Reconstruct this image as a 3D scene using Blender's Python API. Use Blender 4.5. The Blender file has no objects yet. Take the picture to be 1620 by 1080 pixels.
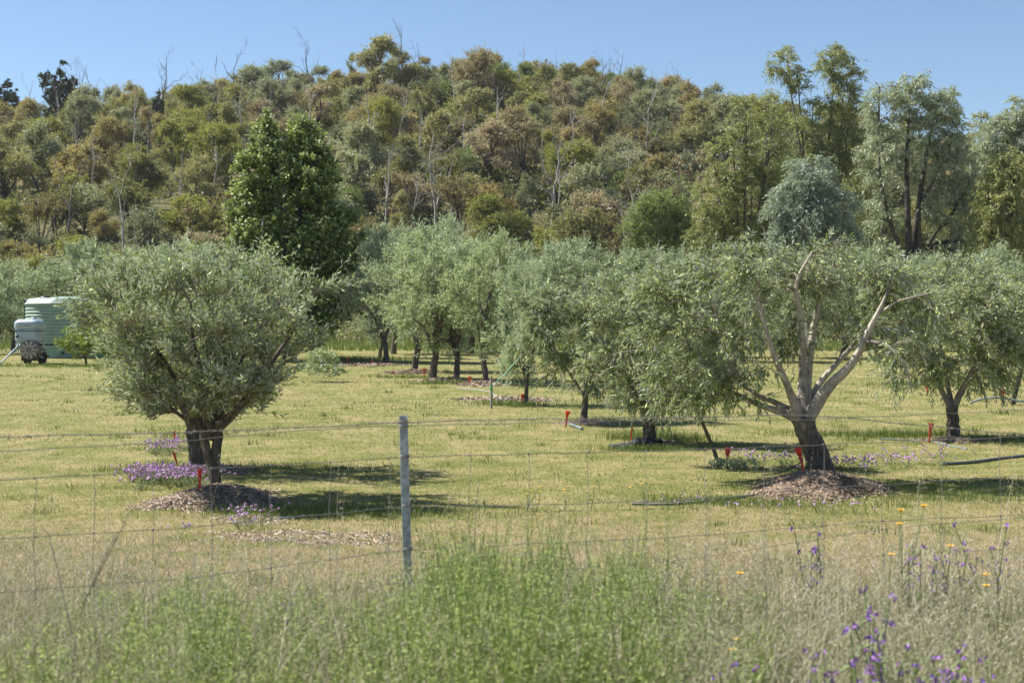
import bpy, math, random
import numpy as np
R = math.radians
SC = bpy.context.scene
COL = SC.collection
rng = np.random.default_rng(7)
EYE = 1.63
F = 2250.0            # focal length in photo pixels (1620 wide), 50 mm on 36 mm

# ------------------------------------------------------------------ helpers
def tag(o, label=None, cat=None, group=None, kind=None):
    if label: o['label'] = label
    if cat: o['category'] = cat
    if group: o['group'] = group
    if kind: o['kind'] = kind
    return o

def empty(name, loc, label, cat, group=None, rz=0.0, sc=1.0):
    o = bpy.data.objects.new(name, None)
    o.empty_display_size = .2
    o.location = loc; o.rotation_euler = (0, 0, rz); o.scale = (sc, sc, sc)
    COL.objects.link(o)
    return tag(o, label, cat, group)

def link(name, me, parent=None, mat=None):
    o = bpy.data.objects.new(name, me)
    COL.objects.link(o)
    if parent: o.parent = parent
    if mat is not None and not me.materials: me.materials.append(mat)
    return o

class Geo:
    """collects numpy pieces of quads and triangles into one mesh"""
    def __init__(s): s.v=[]; s.f=[]; s.n=0; s.a=[]; s.m=[]; s.sm=[]
    def add(s, v, f, a=.5, m=0, smooth=False):
        v=np.asarray(v,float).reshape(-1,3); f=np.asarray(f,int)
        if len(f)==0: return s
        s.v.append(v); s.f.append(f+s.n); s.n+=len(v)
        k=len(f)
        s.a.append(np.broadcast_to(np.asarray(a,float),(k,)).copy())
        s.m.append(np.full(k,m,int)); s.sm.append(np.full(k,smooth,bool))
        return s
    def mesh(s, name, mats):
        me=bpy.data.meshes.new(name)
        V=np.concatenate(s.v); nf=sum(len(f) for f in s.f)
        cnt=np.concatenate([np.full(len(f),f.shape[1],int) for f in s.f])
        loops=np.concatenate([f.ravel() for f in s.f])
        me.vertices.add(len(V)); me.vertices.foreach_set('co',V.ravel().astype(np.float32))
        me.loops.add(len(loops)); me.loops.foreach_set('vertex_index',loops.astype(np.int32))
        me.polygons.add(nf)
        st=np.concatenate([[0],np.cumsum(cnt)[:-1]])
        me.polygons.foreach_set('loop_start',st.astype(np.int32))
        me.polygons.foreach_set('loop_total',cnt.astype(np.int32))
        me.polygons.foreach_set('material_index',np.concatenate(s.m).astype(np.int32))
        me.polygons.foreach_set('use_smooth',np.concatenate(s.sm))
        at=me.attributes.new('v','FLOAT','FACE'); at.data.foreach_set('value',np.concatenate(s.a).astype(np.float32))
        me.update(calc_edges=True)
        for m in (mats if isinstance(mats,(list,tuple)) else [mats]): me.materials.append(m)
        return me
    def obj(s, name, mats, parent=None): return link(name, s.mesh(name,mats), parent)

def nrm(a): return a/np.maximum(np.linalg.norm(a,axis=-1,keepdims=True),1e-9)

def tubes(P, Rd, sides=5):
    """P (N,K,3), Rd (N,K) -> verts, quads"""
    N,K,_=P.shape
    T=np.zeros_like(P); T[:,1:-1]=P[:,2:]-P[:,:-2]; T[:,0]=P[:,1]-P[:,0]; T[:,-1]=P[:,-1]-P[:,-2]
    T=nrm(T); mean=nrm(P[:,-1]-P[:,0])
    ref=np.where(np.abs(mean[:,2:3])>.8,np.array([[1.,0,0]]),np.array([[0,0,1.]]))[:,None,:]
    U=nrm(np.cross(T,np.broadcast_to(ref,T.shape))); W=np.cross(T,U)
    an=np.arange(sides)/sides*2*np.pi
    V=P[:,:,None,:]+Rd[:,:,None,None]*(np.cos(an)[None,None,:,None]*U[:,:,None,:]+np.sin(an)[None,None,:,None]*W[:,:,None,:])
    idx=np.arange(N*K*sides).reshape(N,K,sides)
    a=idx[:,:-1,:]; b=np.roll(a,-1,2); d=idx[:,1:,:]; c=np.roll(d,-1,2)
    return V.reshape(-1,3), np.stack([a,b,c,d],-1).reshape(-1,4)

def resample(p, k):
    p=np.asarray(p,float); q=p[:,:3]
    s=np.concatenate([[0],np.cumsum(np.linalg.norm(np.diff(q,axis=0),axis=1))])
    # smooth by catmull-like interpolation
    t=np.linspace(0,s[-1],k)
    out=np.stack([np.interp(t,s,p[:,i]) for i in range(p.shape[1])],1)
    if k>6:
        for _ in range(2):
            out[1:-1,:3]=.25*out[:-2,:3]+.5*out[1:-1,:3]+.25*out[2:,:3]
    return out

def box(g, c, s, a=.5, m=0, rot=None):
    x,y,z=[d/2 for d in s]
    v=np.array([[-x,-y,-z],[x,-y,-z],[x,y,-z],[-x,y,-z],[-x,-y,z],[x,-y,z],[x,y,z],[-x,y,z]])
    if rot is not None: v=v@np.asarray(rot).T
    g.add(v+np.array(c),[[0,3,2,1],[4,5,6,7],[0,1,5,4],[1,2,6,5],[2,3,7,6],[3,0,4,7]],a,m)

def pipe(g, pts, r, sides=6, a=.5, m=0, k=None, smooth=True):
    p=np.asarray(pts,float)
    if k: p=resample(p,k)
    rr=np.full(len(p),r) if np.isscalar(r) else np.interp(np.linspace(0,1,len(p)),np.linspace(0,1,len(r)),r)
    v,f=tubes(p[None,:,:3],rr[None],sides)
    g.add(v,f,a,m,smooth)
    n=len(p)*sides
    g.add(v[:sides],[list(range(sides))[::-1]],a,m); g.add(v[n-sides:n],[list(range(sides))],a,m)

def lathe(g, prof, seg=32, a=.5, m=0, smooth=True, axis='z', c=(0,0,0)):
    prof=np.asarray(prof,float); K=len(prof)
    an=np.arange(seg)/seg*2*np.pi
    X=prof[:,0:1]*np.cos(an); Y=prof[:,0:1]*np.sin(an); Z=np.repeat(prof[:,1:2],seg,1)
    V=np.stack([X,Y,Z],-1)
    if axis=='y': V=V[...,[0,2,1]]
    if axis=='x': V=V[...,[2,0,1]]
    V=V+np.array(c)
    idx=np.arange(K*seg).reshape(K,seg); p=idx[:-1]; q=idx[1:]
    g.add(V.reshape(-1,3),np.stack([p,np.roll(p,-1,1),np.roll(q,-1,1),q],-1).reshape(-1,4),a,m,smooth)

# ------------------------------------------------------------------ terrain
YC=272.
crest=np.array([(-900,290),(-400,255),(-100,234),(100,225),(250,214),(380,197),(480,177),(560,155),(650,148),(760,146),(860,148),(980,165),(1060,193),(1130,224),(1230,262),(1400,290),(1620,330),(2200,400),(3000,470)],float)
CX=(crest[:,0]-810)/F*YC; CZ=EYE+(540-crest[:,1])/F*YC
def softplus(t,w): return w*np.logaddexp(0,t/w)
def gz(x,y):
    x=np.asarray(x,float); y=np.asarray(y,float)
    b=.025*softplus(y-14,2.5)-.025*softplus(y-100,10)
    und=.02*np.sin(x*.9+y*.35)*np.sin(y*.5-x*.2)+.012*np.sin(x*2.3+1)*np.sin(y*1.7)
    und=und*np.clip((60-y)/30,0,1)
    t=(y-86)/(YC-86)
    A=np.interp(x,CX,CZ)-2.2
    s=np.where(t<0,0,np.where(t<1,t+.07*np.sin(np.pi*np.clip(t,0,1)),np.maximum(1-((t-1)*1.3)**2,.05)))
    s=s*np.clip(t*6,0,1)**.6
    rough=(1.1*np.sin(x*.11+y*.07)+.8*np.sin(y*.13-x*.05+2)+.5*np.sin(x*.31)*np.sin(y*.27))*np.clip(t*3,0,1)*np.clip(1.6-t,0,1)
    return b+A*s+rough+und
def ray(px,py,dmin=4.,dmax=420.):
    d=np.arange(dmin,dmax,.1)
    x=(px-810)/F*d; z=EYE+(540-py)/F*d
    h=gz(x,d)>=z
    i=int(np.argmax(h)) if h.any() else len(d)-1
    d0=d[i]; return np.array([(px-810)/F*d0,d0,float(gz((px-810)/F*d0,d0))])
def on(x,y,dz=0.): return np.array([x,y,float(gz(x,y))+dz])

# ------------------------------------------------------------------ materials
def newmat(name):
    m=bpy.data.materials.new(name); m.use_nodes=True
    nt=m.node_tree; nt.nodes.clear()
    out=nt.nodes.new('ShaderNodeOutputMaterial')
    return m,nt,out
def N(nt,t,**kw):
    n=nt.nodes.new(t)
    for k,v in kw.items():
        if k in n.inputs: n.inputs[k].default_value=v
        else: setattr(n,k,v)
    return n
def ramp(nt,stops,fac):
    r=nt.nodes.new('ShaderNodeValToRGB'); e=r.color_ramp.elements
    while len(e)<len(stops): e.new(.5)
    for i,(p,c) in enumerate(stops): e[i].position=p; e[i].color=(*c,1)
    nt.links.new(fac,r.inputs[0]); return r.outputs[0]
def math_(nt,op,a,b):
    n=nt.nodes.new('ShaderNodeMath'); n.operation=op
    for i,x in enumerate((a,b)):
        if hasattr(x,'links'): nt.links.new(x,n.inputs[i])
        else: n.inputs[i].default_value=x
    return n.outputs[0]
def mixc(nt,f,a,b):
    n=nt.nodes.new('ShaderNodeMix'); n.data_type='RGBA'
    for i,x in ((0,f),(6,a),(7,b)):
        if hasattr(x,'links'): nt.links.new(x,n.inputs[i])
        elif i==0: n.inputs[0].default_value=x
        else: n.inputs[i].default_value=(*x,1)
    return n.outputs[2]

def leafmat(name, stops, back=None, backamt=.8, rough=.5, transl=.3, var=.25, tcol=None, spec=.5):
    m,nt,out=newmat(name); L=nt.links
    a=N(nt,'ShaderNodeAttribute',attribute_name='v')
    oi=N(nt,'ShaderNodeObjectInfo')
    off=math_(nt,'MULTIPLY',math_(nt,'SUBTRACT',oi.outputs['Random'],.5),var)
    f=math_(nt,'ADD',a.outputs['Fac'],off)
    c=ramp(nt,stops,f)
    cc=c
    if back:
        g=N(nt,'ShaderNodeNewGeometry')
        cc=mixc(nt,math_(nt,'MULTIPLY',g.outputs['Backfacing'],backamt),c,back)
    p=N(nt,'ShaderNodeBsdfPrincipled',Roughness=rough); L.new(cc,p.inputs['Base Color'])
    p.inputs['Specular IOR Level'].default_value=spec
    t=N(nt,'ShaderNodeBsdfTranslucent')
    tc=mixc(nt,.5,cc,tcol or (.25,.32,.04)); L.new(tc,t.inputs['Color'])
    mx=N(nt,'ShaderNodeMixShader'); mx.inputs[0].default_value=transl
    L.new(p.outputs[0],mx.inputs[1]); L.new(t.outputs[0],mx.inputs[2]); L.new(mx.outputs[0],out.inputs[0])
    return m

def barkmat(name, c1, c2, pale=None, scale=14., bump=.6):
    m,nt,out=newmat(name); L=nt.links
    tc=N(nt,'ShaderNodeTexCoord'); mp=N(nt,'ShaderNodeMapping'); mp.inputs['Scale'].default_value=(1,1,.28)
    L.new(tc.outputs['Object'],mp.inputs[0])
    n=N(nt,'ShaderNodeTexNoise',Scale=scale,Detail=6.,Roughness=.65); L.new(mp.outputs[0],n.inputs['Vector'])
    n2=N(nt,'ShaderNodeTexNoise',Scale=scale*.25,Detail=3.); L.new(tc.outputs['Object'],n2.inputs['Vector'])
    c=ramp(nt,[(.35,c1),(.68,c2)],n.outputs['Fac'])
    if pale:
        a=N(nt,'ShaderNodeAttribute',attribute_name='v')
        f=math_(nt,'ADD',a.outputs['Fac'],math_(nt,'MULTIPLY',math_(nt,'SUBTRACT',n2.outputs['Fac'],.5),1.0))
        fr=ramp(nt,[(.25,(0,0,0)),(.85,(1,1,1))],f)
        pc=ramp(nt,[(.3,tuple(x*.6 for x in pale)),(.6,pale)],n.outputs['Fac'])
        c=mixc(nt,fr,c,pc)
    p=N(nt,'ShaderNodeBsdfPrincipled',Roughness=.85); L.new(c,p.inputs['Base Color'])
    b=N(nt,'ShaderNodeBump',Strength=bump,Distance=.03); L.new(n.outputs['Fac'],b.inputs['Height']); L.new(b.outputs[0],p.inputs['Normal'])
    L.new(p.outputs[0],out.inputs[0]); return m

def plain(name,c,rough=.5,metal=0.,noise=.15,scale=8.,spec=.5):
    m,nt,out=newmat(name); L=nt.links
    tc=N(nt,'ShaderNodeTexCoord'); n=N(nt,'ShaderNodeTexNoise',Scale=scale,Detail=5.); L.new(tc.outputs['Object'],n.inputs['Vector'])
    col=ramp(nt,[(.3,tuple(x*(1-noise) for x in c)),(.7,tuple(min(1,x*(1+noise)) for x in c))],n.outputs['Fac'])
    p=N(nt,'ShaderNodeBsdfPrincipled',Roughness=rough,Metallic=metal); L.new(col,p.inputs['Base Color'])
    p.inputs['Specular IOR Level'].default_value=spec
    L.new(p.outputs[0],out.inputs[0]); return m

def vmat(name,stops,rough=.7,transl=.0,var=0.):
    if transl>0: return leafmat(name,stops,rough=rough,transl=transl,var=var,spec=.3)
    m,nt,out=newmat(name)
    a=N(nt,'ShaderNodeAttribute',attribute_name='v')
    p=N(nt,'ShaderNodeBsdfPrincipled',Roughness=rough); nt.links.new(ramp(nt,stops,a.outputs['Fac']),p.inputs['Base Color'])
    nt.links.new(p.outputs[0],out.inputs[0]); return m

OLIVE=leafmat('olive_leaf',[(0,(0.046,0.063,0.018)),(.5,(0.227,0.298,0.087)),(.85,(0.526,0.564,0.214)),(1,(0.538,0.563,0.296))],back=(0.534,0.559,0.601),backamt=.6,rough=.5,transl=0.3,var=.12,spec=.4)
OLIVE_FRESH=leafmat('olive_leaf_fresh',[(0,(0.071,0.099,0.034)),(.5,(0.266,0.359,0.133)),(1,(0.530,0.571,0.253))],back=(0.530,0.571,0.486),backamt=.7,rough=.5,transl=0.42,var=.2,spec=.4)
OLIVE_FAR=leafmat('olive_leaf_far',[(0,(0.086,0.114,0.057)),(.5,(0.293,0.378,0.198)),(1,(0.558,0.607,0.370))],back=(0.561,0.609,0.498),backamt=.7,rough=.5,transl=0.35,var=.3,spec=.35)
BARK=barkmat('olive_bark',(.035,.028,.022),(.14,.115,.09),pale=(.46,.41,.33),scale=26)
BARKD=barkmat('dark_bark',(.022,.018,.015),(.09,.075,.06),scale=6)
BARKG=barkmat('grey_bark',(.05,.042,.035),(.2,.18,.15),scale=6)
DEADW=barkmat('dead_wood',(.22,.2,.17),(.5,.47,.42),scale=5)
TWIG=plain('twig',(.20,.17,.11),.8)
G_GREY=leafmat('gum_grey',[(0,(0.177,0.189,0.111)),(.5,(0.332,0.332,0.198)),(1,(0.532,0.512,0.344))],rough=.5,transl=0.38,var=.5)
G_OLIVE=leafmat('gum_olive',[(0,(0.160,0.150,0.059)),(.5,(0.295,0.266,0.111)),(1,(0.500,0.430,0.205))],rough=.5,transl=0.38,var=.5)
G_OCHRE=leafmat('gum_ochre',[(0,(0.232,0.164,0.071)),(.5,(0.406,0.289,0.123)),(1,(0.547,0.443,0.202))],rough=.5,transl=0.38,var=.5)
G_YELL=leafmat('wattle_yellowgreen',[(0,(0.160,0.168,0.037)),(.5,(0.289,0.280,0.067)),(1,(0.447,0.402,0.106))],rough=.5,transl=0.38,var=.4)
G_BROWN=leafmat('gum_brown',[(0,(0.229,0.162,0.100)),(.5,(0.387,0.281,0.189)),(1,(0.556,0.432,0.309))],rough=.55,transl=0.38,var=.5)
G_GREEN=leafmat('hill_green',[(0,(0.078,0.106,0.033)),(.5,(0.157,0.211,0.065)),(1,(0.266,0.327,0.108))],rough=.5,transl=0.38,var=.4)
G_DARK=leafmat('pine_dark',[(0,(0.019,0.029,0.015)),(.5,(0.037,0.052,0.026)),(1,(0.063,0.083,0.038))],rough=.6,transl=0.12,var=.2)
E_SILV=leafmat('gum_silver',[(0,(0.161,0.196,0.150)),(.5,(0.268,0.320,0.256)),(1,(0.441,0.498,0.419))],back=(0.402,0.460,0.389),rough=.42,transl=0.38,var=.1)
E_GREY=leafmat('gum_greygreen',[(0,(0.173,0.204,0.124)),(.5,(0.313,0.352,0.224)),(1,(0.569,0.569,0.442))],back=(0.518,0.558,0.419),rough=.4,transl=0.38,var=.1)
E_OLV=leafmat('gum_olivegreen',[(0,(0.161,0.171,0.051)),(.5,(0.281,0.291,0.095)),(1,(0.505,0.485,0.190))],back=(0.364,0.383,0.174),rough=.42,transl=0.38,var=.2)
PEAR=leafmat('broad_leaf',[(0,(0.045,0.073,0.023)),(.45,(0.114,0.178,0.046)),(.8,(0.319,0.410,0.103)),(1,(0.530,0.558,0.343))],rough=.5,spec=.35,transl=.26,var=.1,tcol=(0.500,0.558,0.114))

# ground
def groundmat(name, hill=False):
    m,nt,out=newmat(name); L=nt.links
    g=N(nt,'ShaderNodeNewGeometry'); P=g.outputs['Position']
    def noise(s,d=5.,r=.6,sx=(1,1,1)):
        mp=N(nt,'ShaderNodeMapping'); mp.inputs['Scale'].default_value=sx; L.new(P,mp.inputs[0])
        n=N(nt,'ShaderNodeTexNoise',Scale=s,Detail=d,Roughness=r); L.new(mp.outputs[0],n.inputs['Vector']); return n.outputs['Fac']
    if hill:
        big=noise(.06); fine=noise(1.5,8.,.7)
        c1=ramp(nt,[(.35,(.10,.10,.045)),(.5,(.14,.13,.06)),(.66,(.19,.15,.075)),(.76,(.13,.14,.05))],big)
        c=mixc(nt,ramp(nt,[(.35,(0,0,0)),(.65,(.8,.8,.8))],fine),c1,(.09,.085,.04))
    else:
        sep=N(nt,'ShaderNodeSeparateXYZ'); L.new(P,sep.inputs[0])
        big=noise(1.1,6.,.7); mid=noise(2.6,6.,.75); fine=noise(38.,6.,.75); str_=noise(9.,4.,.6)
        green=ramp(nt,[(.3,(0.110,0.124,0.031)),(.7,(0.190,0.192,0.059))],fine)
        dry=ramp(nt,[(.3,(0.177,0.142,0.059)),(.7,(0.346,0.301,0.147))],fine)
        bare=ramp(nt,[(.3,(0.202,0.134,0.077)),(.7,(0.421,0.307,0.209))],fine)
        f=math_(nt,'ADD',math_(nt,'MULTIPLY',big,.6),math_(nt,'MULTIPLY',mid,.4))
        c=mixc(nt,ramp(nt,[(.44,(0,0,0)),(.56,(1,1,1))],f),green,dry)
        # the strip along the fence is dry and thin
        near=N(nt,'ShaderNodeMapRange'); near.inputs[1].default_value=14.5; near.inputs[2].default_value=10.5; L.new(sep.outputs[1],near.inputs[0])
        nf=math_(nt,'MULTIPLY',near.outputs[0],ramp(nt,[(.38,(0,0,0)),(.6,(1,1,1))],mid))
        c=mixc(nt,nf,c,bare)
    p=N(nt,'ShaderNodeBsdfPrincipled',Roughness=.95); L.new(c,p.inputs['Base Color'])
    p.inputs['Specular IOR Level'].default_value=.15
    fine2=noise(60. if not hill else 3.,5.,.7)
    b=N(nt,'ShaderNodeBump',Strength=.7,Distance=.02 if not hill else .3); L.new(fine2,b.inputs['Height']); L.new(b.outputs[0],p.inputs['Normal'])
    L.new(p.outputs[0],out.inputs[0]); return m

def sheet(name, xs, ys, mat):
    X,Y=np.meshgrid(xs,ys); Z=gz(X,Y)
    V=np.stack([X,Y,Z],-1).reshape(-1,3); nx=len(xs); ny=len(ys)
    i=np.arange(nx*ny).reshape(ny,nx)
    f=np.stack([i[:-1,:-1],i[:-1,1:],i[1:,1:],i[1:,:-1]],-1).reshape(-1,4)
    g=Geo(); g.add(V,f,smooth=True); o=g.obj(name,mat); return tag(o,kind='structure')
xf=np.concatenate([[-2500,-1200,-600,-400],np.arange(-300,-40,6),np.arange(-40,-12,1),np.arange(-12,12,.25),np.arange(12,40,1),np.arange(40,301,6),[400,600,1200,2500]])
GO=sheet('ground',xf,np.concatenate([[-800,-200,-60,-20,0],np.arange(2,30,.25),np.arange(30,93,1.)]),groundmat('lawn_ground'))
HO=sheet('hill',xf,np.concatenate([np.arange(92,420,3.),[460,520,600,800,1200,2500]]),groundmat('hill_ground',True))

# ------------------------------------------------------------------ trees
def grow(rs, limbs, blobs, nb=200, ntw=10, nlf=12, tw=.3, ll=.065, lw=.014, up=.3, outb=.5, br=.008, ldroop=.2, tdroop=.1, shell=.45, lside=.9, tubetw=True, bsag=.0, vfresh=.35, zlow=None, fan=None, trnd=.55, shoot=.05):
    nodes=[];tan=[]
    for l in limbs:
        p=resample(l,24)[:,:3]; t=nrm(np.gradient(p,axis=0)); k=8
        nodes.append(p[k:]); tan.append(t[k:])
    nodes=np.concatenate(nodes); tan=np.concatenate(tan)
    B=np.array(blobs,float); w=B[:,6]*B[:,3]*B[:,4]*B[:,5]; w=w/w.sum()
    cen=(B[:,:3]*w[:,None]).sum(0)
    bi=rs.choice(len(B),nb,p=w)
    d=nrm(rs.normal(size=(nb,3))); r=(shell**3+(1-shell**3)*rs.random(nb))**(1/3)
    r=r*(.9+.22*rs.random(nb))
    T=B[bi,:3]+d*r[:,None]*B[bi,3:6]
    n1=max(4,nb//4); P0=np.zeros((nb,3)); TT=np.zeros((nb,3)); C=[]
    ts=np.linspace(0,1,6)[None,:,None]
    def attach(a,b,nodes,tan):
        D=T[a:b,None,:]-nodes[None]; dist=np.linalg.norm(D,axis=2)
        cost=dist+1.2*np.maximum(0,-D[:,:,2]+.05*dist)
        j=cost.argmin(1); p0=nodes[j]; t0=tan[j]; p2=T[a:b]; L=np.linalg.norm(p2-p0,axis=1,keepdims=True)
        p1=p0+(p2-p0)*.4+t0*L*.22+np.array([0,0,1])*L*(.12+bsag)+rs.normal(size=p0.shape)*L*.07
        return (1-ts)**2*p0[:,None]+2*ts*(1-ts)*p1[:,None]+ts**2*p2[:,None]
    c1=attach(0,n1,nodes,tan)
    nn=np.concatenate([nodes,c1[:,1:5].reshape(-1,3)]); tt=np.concatenate([tan,nrm(np.gradient(c1,axis=1))[:,1:5].reshape(-1,3)])
    c2=attach(n1,nb,nn,tt)
    C=np.concatenate([c1,c2]); L=np.linalg.norm(C[:,-1]-C[:,0],axis=1)
    rb=np.clip(br*(.5+L),br*.6,br*4)
    Rb=rb[:,None]*np.linspace(1,.3,6)[None]; Rb[:n1]*=1.5
    # twigs
    tq=.25+.75*rs.random((nb,ntw)); tq[:,0]=1.
    fi=tq*5; i0=np.minimum(fi.astype(int),4); fr=(fi-i0)[...,None]; ar=np.arange(nb)[:,None]
    base=C[ar,i0]*(1-fr)+C[ar,i0+1]*fr; bd=nrm(C[ar,i0+1]-C[ar,i0])
    out=nrm(base-(cen if fan is None else np.array(fan)))
    td=nrm(bd*.7+out*outb+rs.normal(size=base.shape)*trnd+np.array([0,0,up]))
    tl=tw*(.5+.8*rs.random((nb,ntw)))[...,None]; ls=(rs.random((nb,ntw))<shoot)[...,None]; tl=np.where(ls,tl*1.6,tl); td=np.where(ls,nrm(td+np.array([0,0,.5*up])),td)
    base=base.reshape(-1,3); td=td.reshape(-1,3); tl=tl.reshape(-1,1)
    M=len(base)
    mid=base+td*tl*.5; tip=base+td*tl-np.array([0,0,1])*tl*tdroop; TW=np.stack([base,mid,tip],1)
    # leaves
    s=(.12+.88*(np.arange(nlf)+rs.random((M,nlf)))/nlf)[...,None]
    lb=np.where(s<.5,base[:,None]+(mid-base)[:,None]*(s*2),mid[:,None]+(tip-mid)[:,None]*(s*2-1))
    twd=nrm(tip-base)[:,None]; rnd=rs.normal(size=lb.shape)
    per=nrm(rnd-twd*(rnd*twd).sum(-1,keepdims=True))
    ld=nrm(twd*.75+per*lside-np.array([0,0,1])*ldroop)
    wd=nrm(np.cross(ld,rs.normal(size=lb.shape)+np.array([0,0,.35])))
    nn_=np.cross(wd,ld)
    le=ll*(.6+.6*rs.random(lb.shape[:2]))[...,None]; we=lw*(.7+.6*rs.random(lb.shape[:2]))[...,None]
    v0=lb; vt=lb+ld*le-nn_*le*.12; vm=lb+ld*le*.45+nn_*le*.04
    V=np.stack([v0,vm+wd*we*.5,vt,vm-wd*we*.5],-2).reshape(-1,3)
    K=len(V)//4; Fq=np.arange(K*4).reshape(K,4)
    # flip so that the normal is up (upper surface outside)
    tv=np.repeat(rs.random(M),nlf)*.45; val=tv+rs.random(K)*.45+vfresh*(s.reshape(-1)>.8)*rs.random(K)
    flip=(nn_.reshape(-1,3)[:,2]<0)
    Fq[flip]=Fq[flip][:,::-1]
    if zlow is not None:
        keep=V[0::4,2]>zlow; Fq=Fq[keep]; val=val[keep]
    return C,Rb,TW,V,Fq,np.clip(val,0,1)

def tree_meshes(name, rs, trunk, limbs, blobs, leaf, bark, sides=10, tubetw=True, wig=.0, pal=(0,.0), twr=.003, **kw):
    """returns (trunk mesh, crown mesh)"""
    C,Rb,TW,V,Fq,val=grow(rs,limbs,blobs,**kw)
    g=Geo()
    def limb(pts,k,sd,a,lump=.0):
        p=resample(pts,k); n=len(p)
        if wig: p[1:-1,:3]+=rs.normal(size=(n-2,3))*wig*p[1:-1,3:4]
        v,f=tubes(p[None,:,:3],p[None,:,3],sd)
        if lump:
            vv=v.reshape(n,sd,3); c=p[:,None,:3]
            th=np.arange(sd)/sd*2*np.pi
            ph=rs.random(3)*6.28; z=np.linspace(0,1,n)[:,None]
            sc=1+lump*(np.sin(2*th+ph[0]+z*3)+.7*np.sin(3*th+ph[1]-z*5)+.6*rs.normal(size=(n,sd)))
            vv=c+(vv-c)*sc[...,None]; v=vv.reshape(-1,3)
        g.add(v,f,np.repeat(np.linspace(a[0],a[1],n-1),sd),0,True)
    limb(trunk,14,sides,(pal[0]-.1,pal[0]+(pal[1]-pal[0])*.22),.10)
    for l in limbs: limb(l,16,max(5,sides-3),(pal[0]+(pal[1]-pal[0])*.55,pal[1]+.1),.09)
    tm=g.mesh(name+'_trunk',[bark])
    h=Geo()
    n1=len(C)
    v,f=tubes(C,Rb,4 if tubetw else 3); h.add(v,f,.5,1)
    if tubetw:
        rr=np.full((len(TW),3),twr)*np.array([[1,.7,.3]]); v,f=tubes(TW,rr,3); h.add(v,f,.5,1)
    h.add(V,Fq,val,0)
    cm=h.mesh(name+'_crown',[leaf,TWIG if tubetw else bark])
    return tm,cm

def plant_tree(name,meshes,loc,label,cat,group=None,rz=0.,sc=1.,leaf=None,bark=None,szz=None):
    r=empty(name,loc,label,cat,group,rz,sc)
    if szz: r.scale=(sc*szz[0],sc*szz[0],sc*szz[1])
    t=link('trunk',meshes[0],r); c=link('crown',meshes[1],r)
    for o,m in ((t,bark),(c,leaf)):
        if m is not None: o.material_slots[0].link='OBJECT'; o.material_slots[0].material=m
    return r

# ---- near olive trees, each drawn from its own outline
def loc_of(base, sc):      # photo-scale helper in the tree's own frame: pixels right, up -> metres
    return lambda px,py,dy=0.,r=None: ((px-base[0])/sc, dy, (base[1]-py)/sc)+((r,) if r is not None else ())

def near_olive(base_px, pts_trunk, limbs, blobs, seed, label, group, leaf=OLIVE, **kw):
    b=ray(*base_px); sc=F/b[1]; q=loc_of(base_px,sc)
    tr=[q(x,y,dy,r) for x,y,dy,r in pts_trunk]
    tr[0]=(tr[0][0],tr[0][1],-.12,tr[0][3])
    lb=[[q(x,y,dy,r) for x,y,dy,r in l] for l in limbs]
    bl=[(*q(x,y,dy),rx/sc,ry,rz/sc,w) for x,y,dy,rx,ry,rz,w in blobs]
    rs=np.random.default_rng(seed)
    m=tree_meshes('olive',rs,tr,lb,bl,leaf,BARK,sides=14,pal=(.12,kw.pop('pl',.62)),wig=.05,**kw)
    return plant_tree('olive_tree',m,b,label,'olive tree',group), b, sc
GO_='olive trees in the grove'
# L1
near_olive((342,788),[(345,790,0,.09),(342,770,0,.068),(339,745,0,.06),(342,710,0,.05),(344,684,0,.05)],
 [[(339,752,0,.055),(330,720,-.02,.046),(323,690,-.03,.045),(320,660,0,.03)],[(331,690,0,.05),(305,640,-.1,.025),(262,560,-.2,.02),(200,470,-.2,.01)],
  [(331,690,0,.07),(315,620,.3,.028),(285,540,.6,.022),(255,480,.7,.008)],
  [(331,690,0,.07),(335,610,-.3,.025),(322,540,-.5,.022),(316,480,-.4,.008)],
  [(331,690,0,.07),(360,620,0,.025),(400,530,.0,.018),(422,495,.1,.008)],
  [(331,690,0,.06),(385,640,-.2,.025),(440,570,-.3,.025),(475,515,-.2,.008)],
  [(331,690,0,.06),(370,650,.4,.025),(420,590,.7,.025),(470,530,.8,.01)],
  [(331,690,0,.05),(300,655,-.4,.018),(265,620,-.5,.012),(240,600,-.5,.006)]],
 [(320,590,0,150,1.0,65,1.2),(290,510,0,150,1.1,75,1),(400,540,.0,110,1.0,80,1),(205,520,-.1,80,.7,65,.8),(165,490,0,45,.4,45,1.2),(490,470,0,38,.4,55,1.3),(385,455,.2,75,.6,45,1),(310,450,0,100,.9,40,.7),(470,540,0,45,.6,65,.7),(335,640,-.1,100,.75,38,2.2),(330,605,-.6,105,.4,55,1.2),(285,655,-.35,65,.4,28,2.4),(390,650,-.35,60,.4,28,2.4),(235,600,-.3,50,.4,40,1.5),(445,600,-.1,50,.5,45,1.2),(230,465,0,65,.7,45,.7)],
 11,'nearest olive tree on the left, bushy fan of leaves over a forked trunk',GO_,
 nb=165,ntw=16,nlf=12,lside=.6,tw=.30,up=.38,shell=.35,ll=.074,lw=.0175,outb=1.1,fan=(0,0,.45),trnd=.38,shoot=.18,pl=.2)
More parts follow.
